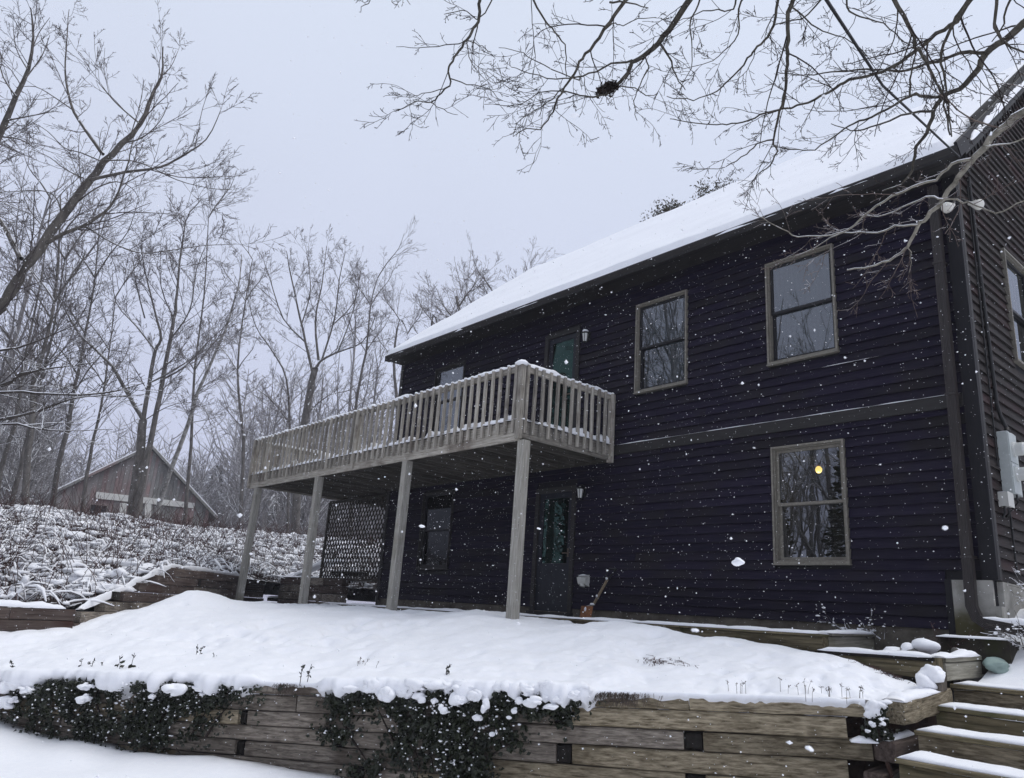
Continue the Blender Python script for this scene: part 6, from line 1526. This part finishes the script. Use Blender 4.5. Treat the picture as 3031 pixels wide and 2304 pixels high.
for i, (x, y, d, h, kd, lb) in enumerate([
    (268, 1452, 8.6, 46, 0, 'tallest dark leafy sprig above the left ivy'), (216, 1432, 9.0, 18, 0, 'tiny dark sprig at upper left of the tallest sprig'), (183, 1432, 9.0, 20, 0, 'bent leafy sprig left of the tallest one'), (421, 1406, 9.4, 22, 0, 'leafy sprig alone on the snow above the ivy gap'), (464, 1420, 9.2, 10, 0, 'very small sprig right of the lone leafy sprig'),
    (38, 1438, 9.0, 28, 0, 'dark leafy sprig near the left edge of the terrace'), (680, 1452, 7.9, 30, 0, 'leafy sprig poking out above the bare stretch of wall'), (985, 1425, 7.8, 26, 0, 'small upright sprig in mid terrace'), (1040, 1420, 7.9, 12, 1, 'low row of dried seed heads in mid terrace'), (783, 1425, 8.4, 22, 1, 'two dry stalks left of the mid terrace sprig'),
    (1712, 1490, 6.55, 34, 1, 'cluster of dry flower stalks near the right wall top'), (1790, 1496, 6.45, 28, 1, 'right hand cluster of dry flower stalks by the wall top'), (1590, 1478, 6.75, 22, 1, 'sparse dry stalks left of the flower cluster'), (1850, 1500, 6.4, 22, 1, 'short dry stalks at the right end of the wall')]):
    sprig(x, y, d, h, kd, lb, 300 + i)
for x, y, d_, lb in ((1438, 1424, 7.75, 'brown grass showing through a hollow in the right half of the terrace snow'), (1912, 1458, 7.2, 'dark grass showing in the snow edge before the planter')):
    b0 = at(x, y, d_); b0[2] = float(terr_z(np.array([b0[0]]), np.array([b0[1]]))[0]); gt = thing('grass_tuft', lb, 'grass', b0); pol = []
    for i in range(90):
        p = b0 + np.array([NR.normal() * .16, NR.normal() * .05, -.01]); p[2] = float(terr_z(p[:1], p[1:2])[0]) + .0; l = R.uniform(.02, .06)
        pol.append(([tuple(p), tuple(p + np.array([R.uniform(-.03, .03), R.uniform(-.02, .02), l * .6])), tuple(p + np.array([R.uniform(-.06, .06), R.uniform(-.04, .04), l * .7]))], [.003, .0025, .0015]))
    tubes('blades', pol, M['stem_red'], gt, 3)['kind'] = 'stuff'
# bare stems against the foundation and on the right bank
def shrub(pos, n, H, label, seed, snow):
    t = thing('bare_shrub', label, 'shrub', pos); rg2 = random.Random(seed); o = [[], []]
    prm = dict(levels=2, n=[6, 3], wig=[.22, .3], trop=[-.5, -.1], kids=[4, 0], ang=(.4, 1.1), ratio=[.4, .4], rmin=.0025, tip=.4, zig=.05); prm['from'] = [.2, 0]
    for i in range(n):
        p = (pos[0] + rg2.gauss(0, H * .35), pos[1] + rg2.gauss(0, H * .2), pos[2]); twig(o, p, norm((rg2.uniform(-1, 1), rg2.uniform(-.6, .3), rg2.uniform(.2, 1))), H * rg2.uniform(.5, 1.3), .005, 0, rg2, prm)
    tubes('stems', o[0] + o[1], M['bark_snowy'] if snow else M['stem_red'], t, 3)
    if snow:
        pts = [p[0][len(p[0]) // 2] for p in o[0] + o[1]]; pts = np.array(pts[::2]); lumps('snow_clump', pts, [(rg2.uniform(.012, .035), rg2.uniform(.008, .016), rg2.uniform(.006, .014)) for _ in pts], M['snow_fine'], t, ICO1, .3, seed)['kind'] = 'stuff'
shrub((-4.35, 9.22, .02), 16, .40, 'tangle of bare snowy stems against the foundation', 31, True)
shrub((-3.35, 8.95, -.02), 8, .25, 'few thin bare stems beside the splash block', 32, False)
shrub((-2.45, 9.15, .0), 46, .42, 'snow dusted bare shrub below the downspout outlet', 33, True)
shrub((-2.5, 9.9, .42), 60, .45, 'snow dusted brown brush on the bank beside the gable', 34, True)
shrub((-2.2, 10.6, .6), 50, .5, 'brown brush climbing the bank along the gable', 35, True)
# withered roots hanging over the wall top
rts = thing('hanging_roots', 'rusty brown withered grass hanging over the right timber top', 'plant', onW(1340, 1500))
pol = []
for i in range(330):
    x = R.gauss(1335, 34) if i < 240 else R.gauss(842 / 1.3715, 14); y0 = wl(0, x) + R.uniform(-2, 6); p = onW(x, y0, .03); l = R.uniform(.03, .12)
    pol.append(([tuple(p), tuple(p + NW * .02 + DW * R.uniform(-.02, .02) - UP * l * .5), tuple(p + NW * .012 + DW * R.uniform(-.04, .04) - UP * l)], [.0022, .002, .0015]))
tubes('blades', pol, M['stalk'], rts, 3)['kind'] = 'stuff'

# ================================================================== FALLING SNOW
rs = np.random.RandomState(99)
n = 110000; C = np.stack([rs.uniform(-19, 1.0, n), rs.uniform(-1.5, 12, n), rs.uniform(-1.7, 9.5, n)], 1)
dist = C @ fwv
ok = (dist > 1.1) & ~((C[:, 1] > YW - .05) & (C[:, 0] > XL) & (C[:, 0] < XG + .05)) & ~((C[:, 1] > 8.8) & (C[:, 2] > 5.4))
side_ = np.abs(C @ rv) < dist * .72; upd = np.abs(C @ uv) < dist * .56
C = C[ok & side_ & upd]
s = rs.gamma(2.2, .00074, len(C)) + .0007
SZf = np.stack([s * rs.uniform(.7, 1.4, len(s)), s * rs.uniform(.7, 1.4, len(s)), s * rs.uniform(.6, 1.2, len(s))], 1)
big = [(1592, 1213, 2.2, .0135), (909, 1137, 2.4, .006), (1163, 1140, 3, .006), (1745, 1615, .95, .0045), (1240, 250, 1.0, .0035), (2040, 1140, 1.1, .0035), (1500, 1360, 1.0, .003)]
Cb = np.array([at(x, y, d) for x, y, d, r_ in big]); Sb = np.array([(r_ * 1.2, r_, r_ * .7) for x, y, d, r_ in big])
kind(lumps('falling_snow', C, SZf, M['flake'], None, OCT, .5, 12), 'stuff', 'small snowflakes falling through the air in front of the house')
kind(lumps('falling_snow', Cb, Sb, M['flake'], None, ICO3, .6, 13), 'stuff', 'large clumped snowflakes drifting near the viewer')

# ================================================================== HAZE
mh = bpy.data.materials.new('haze'); mh.use_nodes = True; t = mh.node_tree; t.nodes.clear()
o = t.nodes.new('ShaderNodeOutputMaterial'); pv = t.nodes.new('ShaderNodeVolumePrincipled')
pv.inputs['Density'].default_value = 0.0008; pv.inputs['Color'].default_value = (.90, .89, .97, 1); pv.inputs['Anisotropy'].default_value = 0.0
t.links.new(pv.outputs[0], o.inputs['Volume'])
hz_ = MB().box(-470, -470, G0 - 2.0, 470, 470, 30).build('haze', mh); kind(hz_, 'stuff', 'snowy haze in the air')
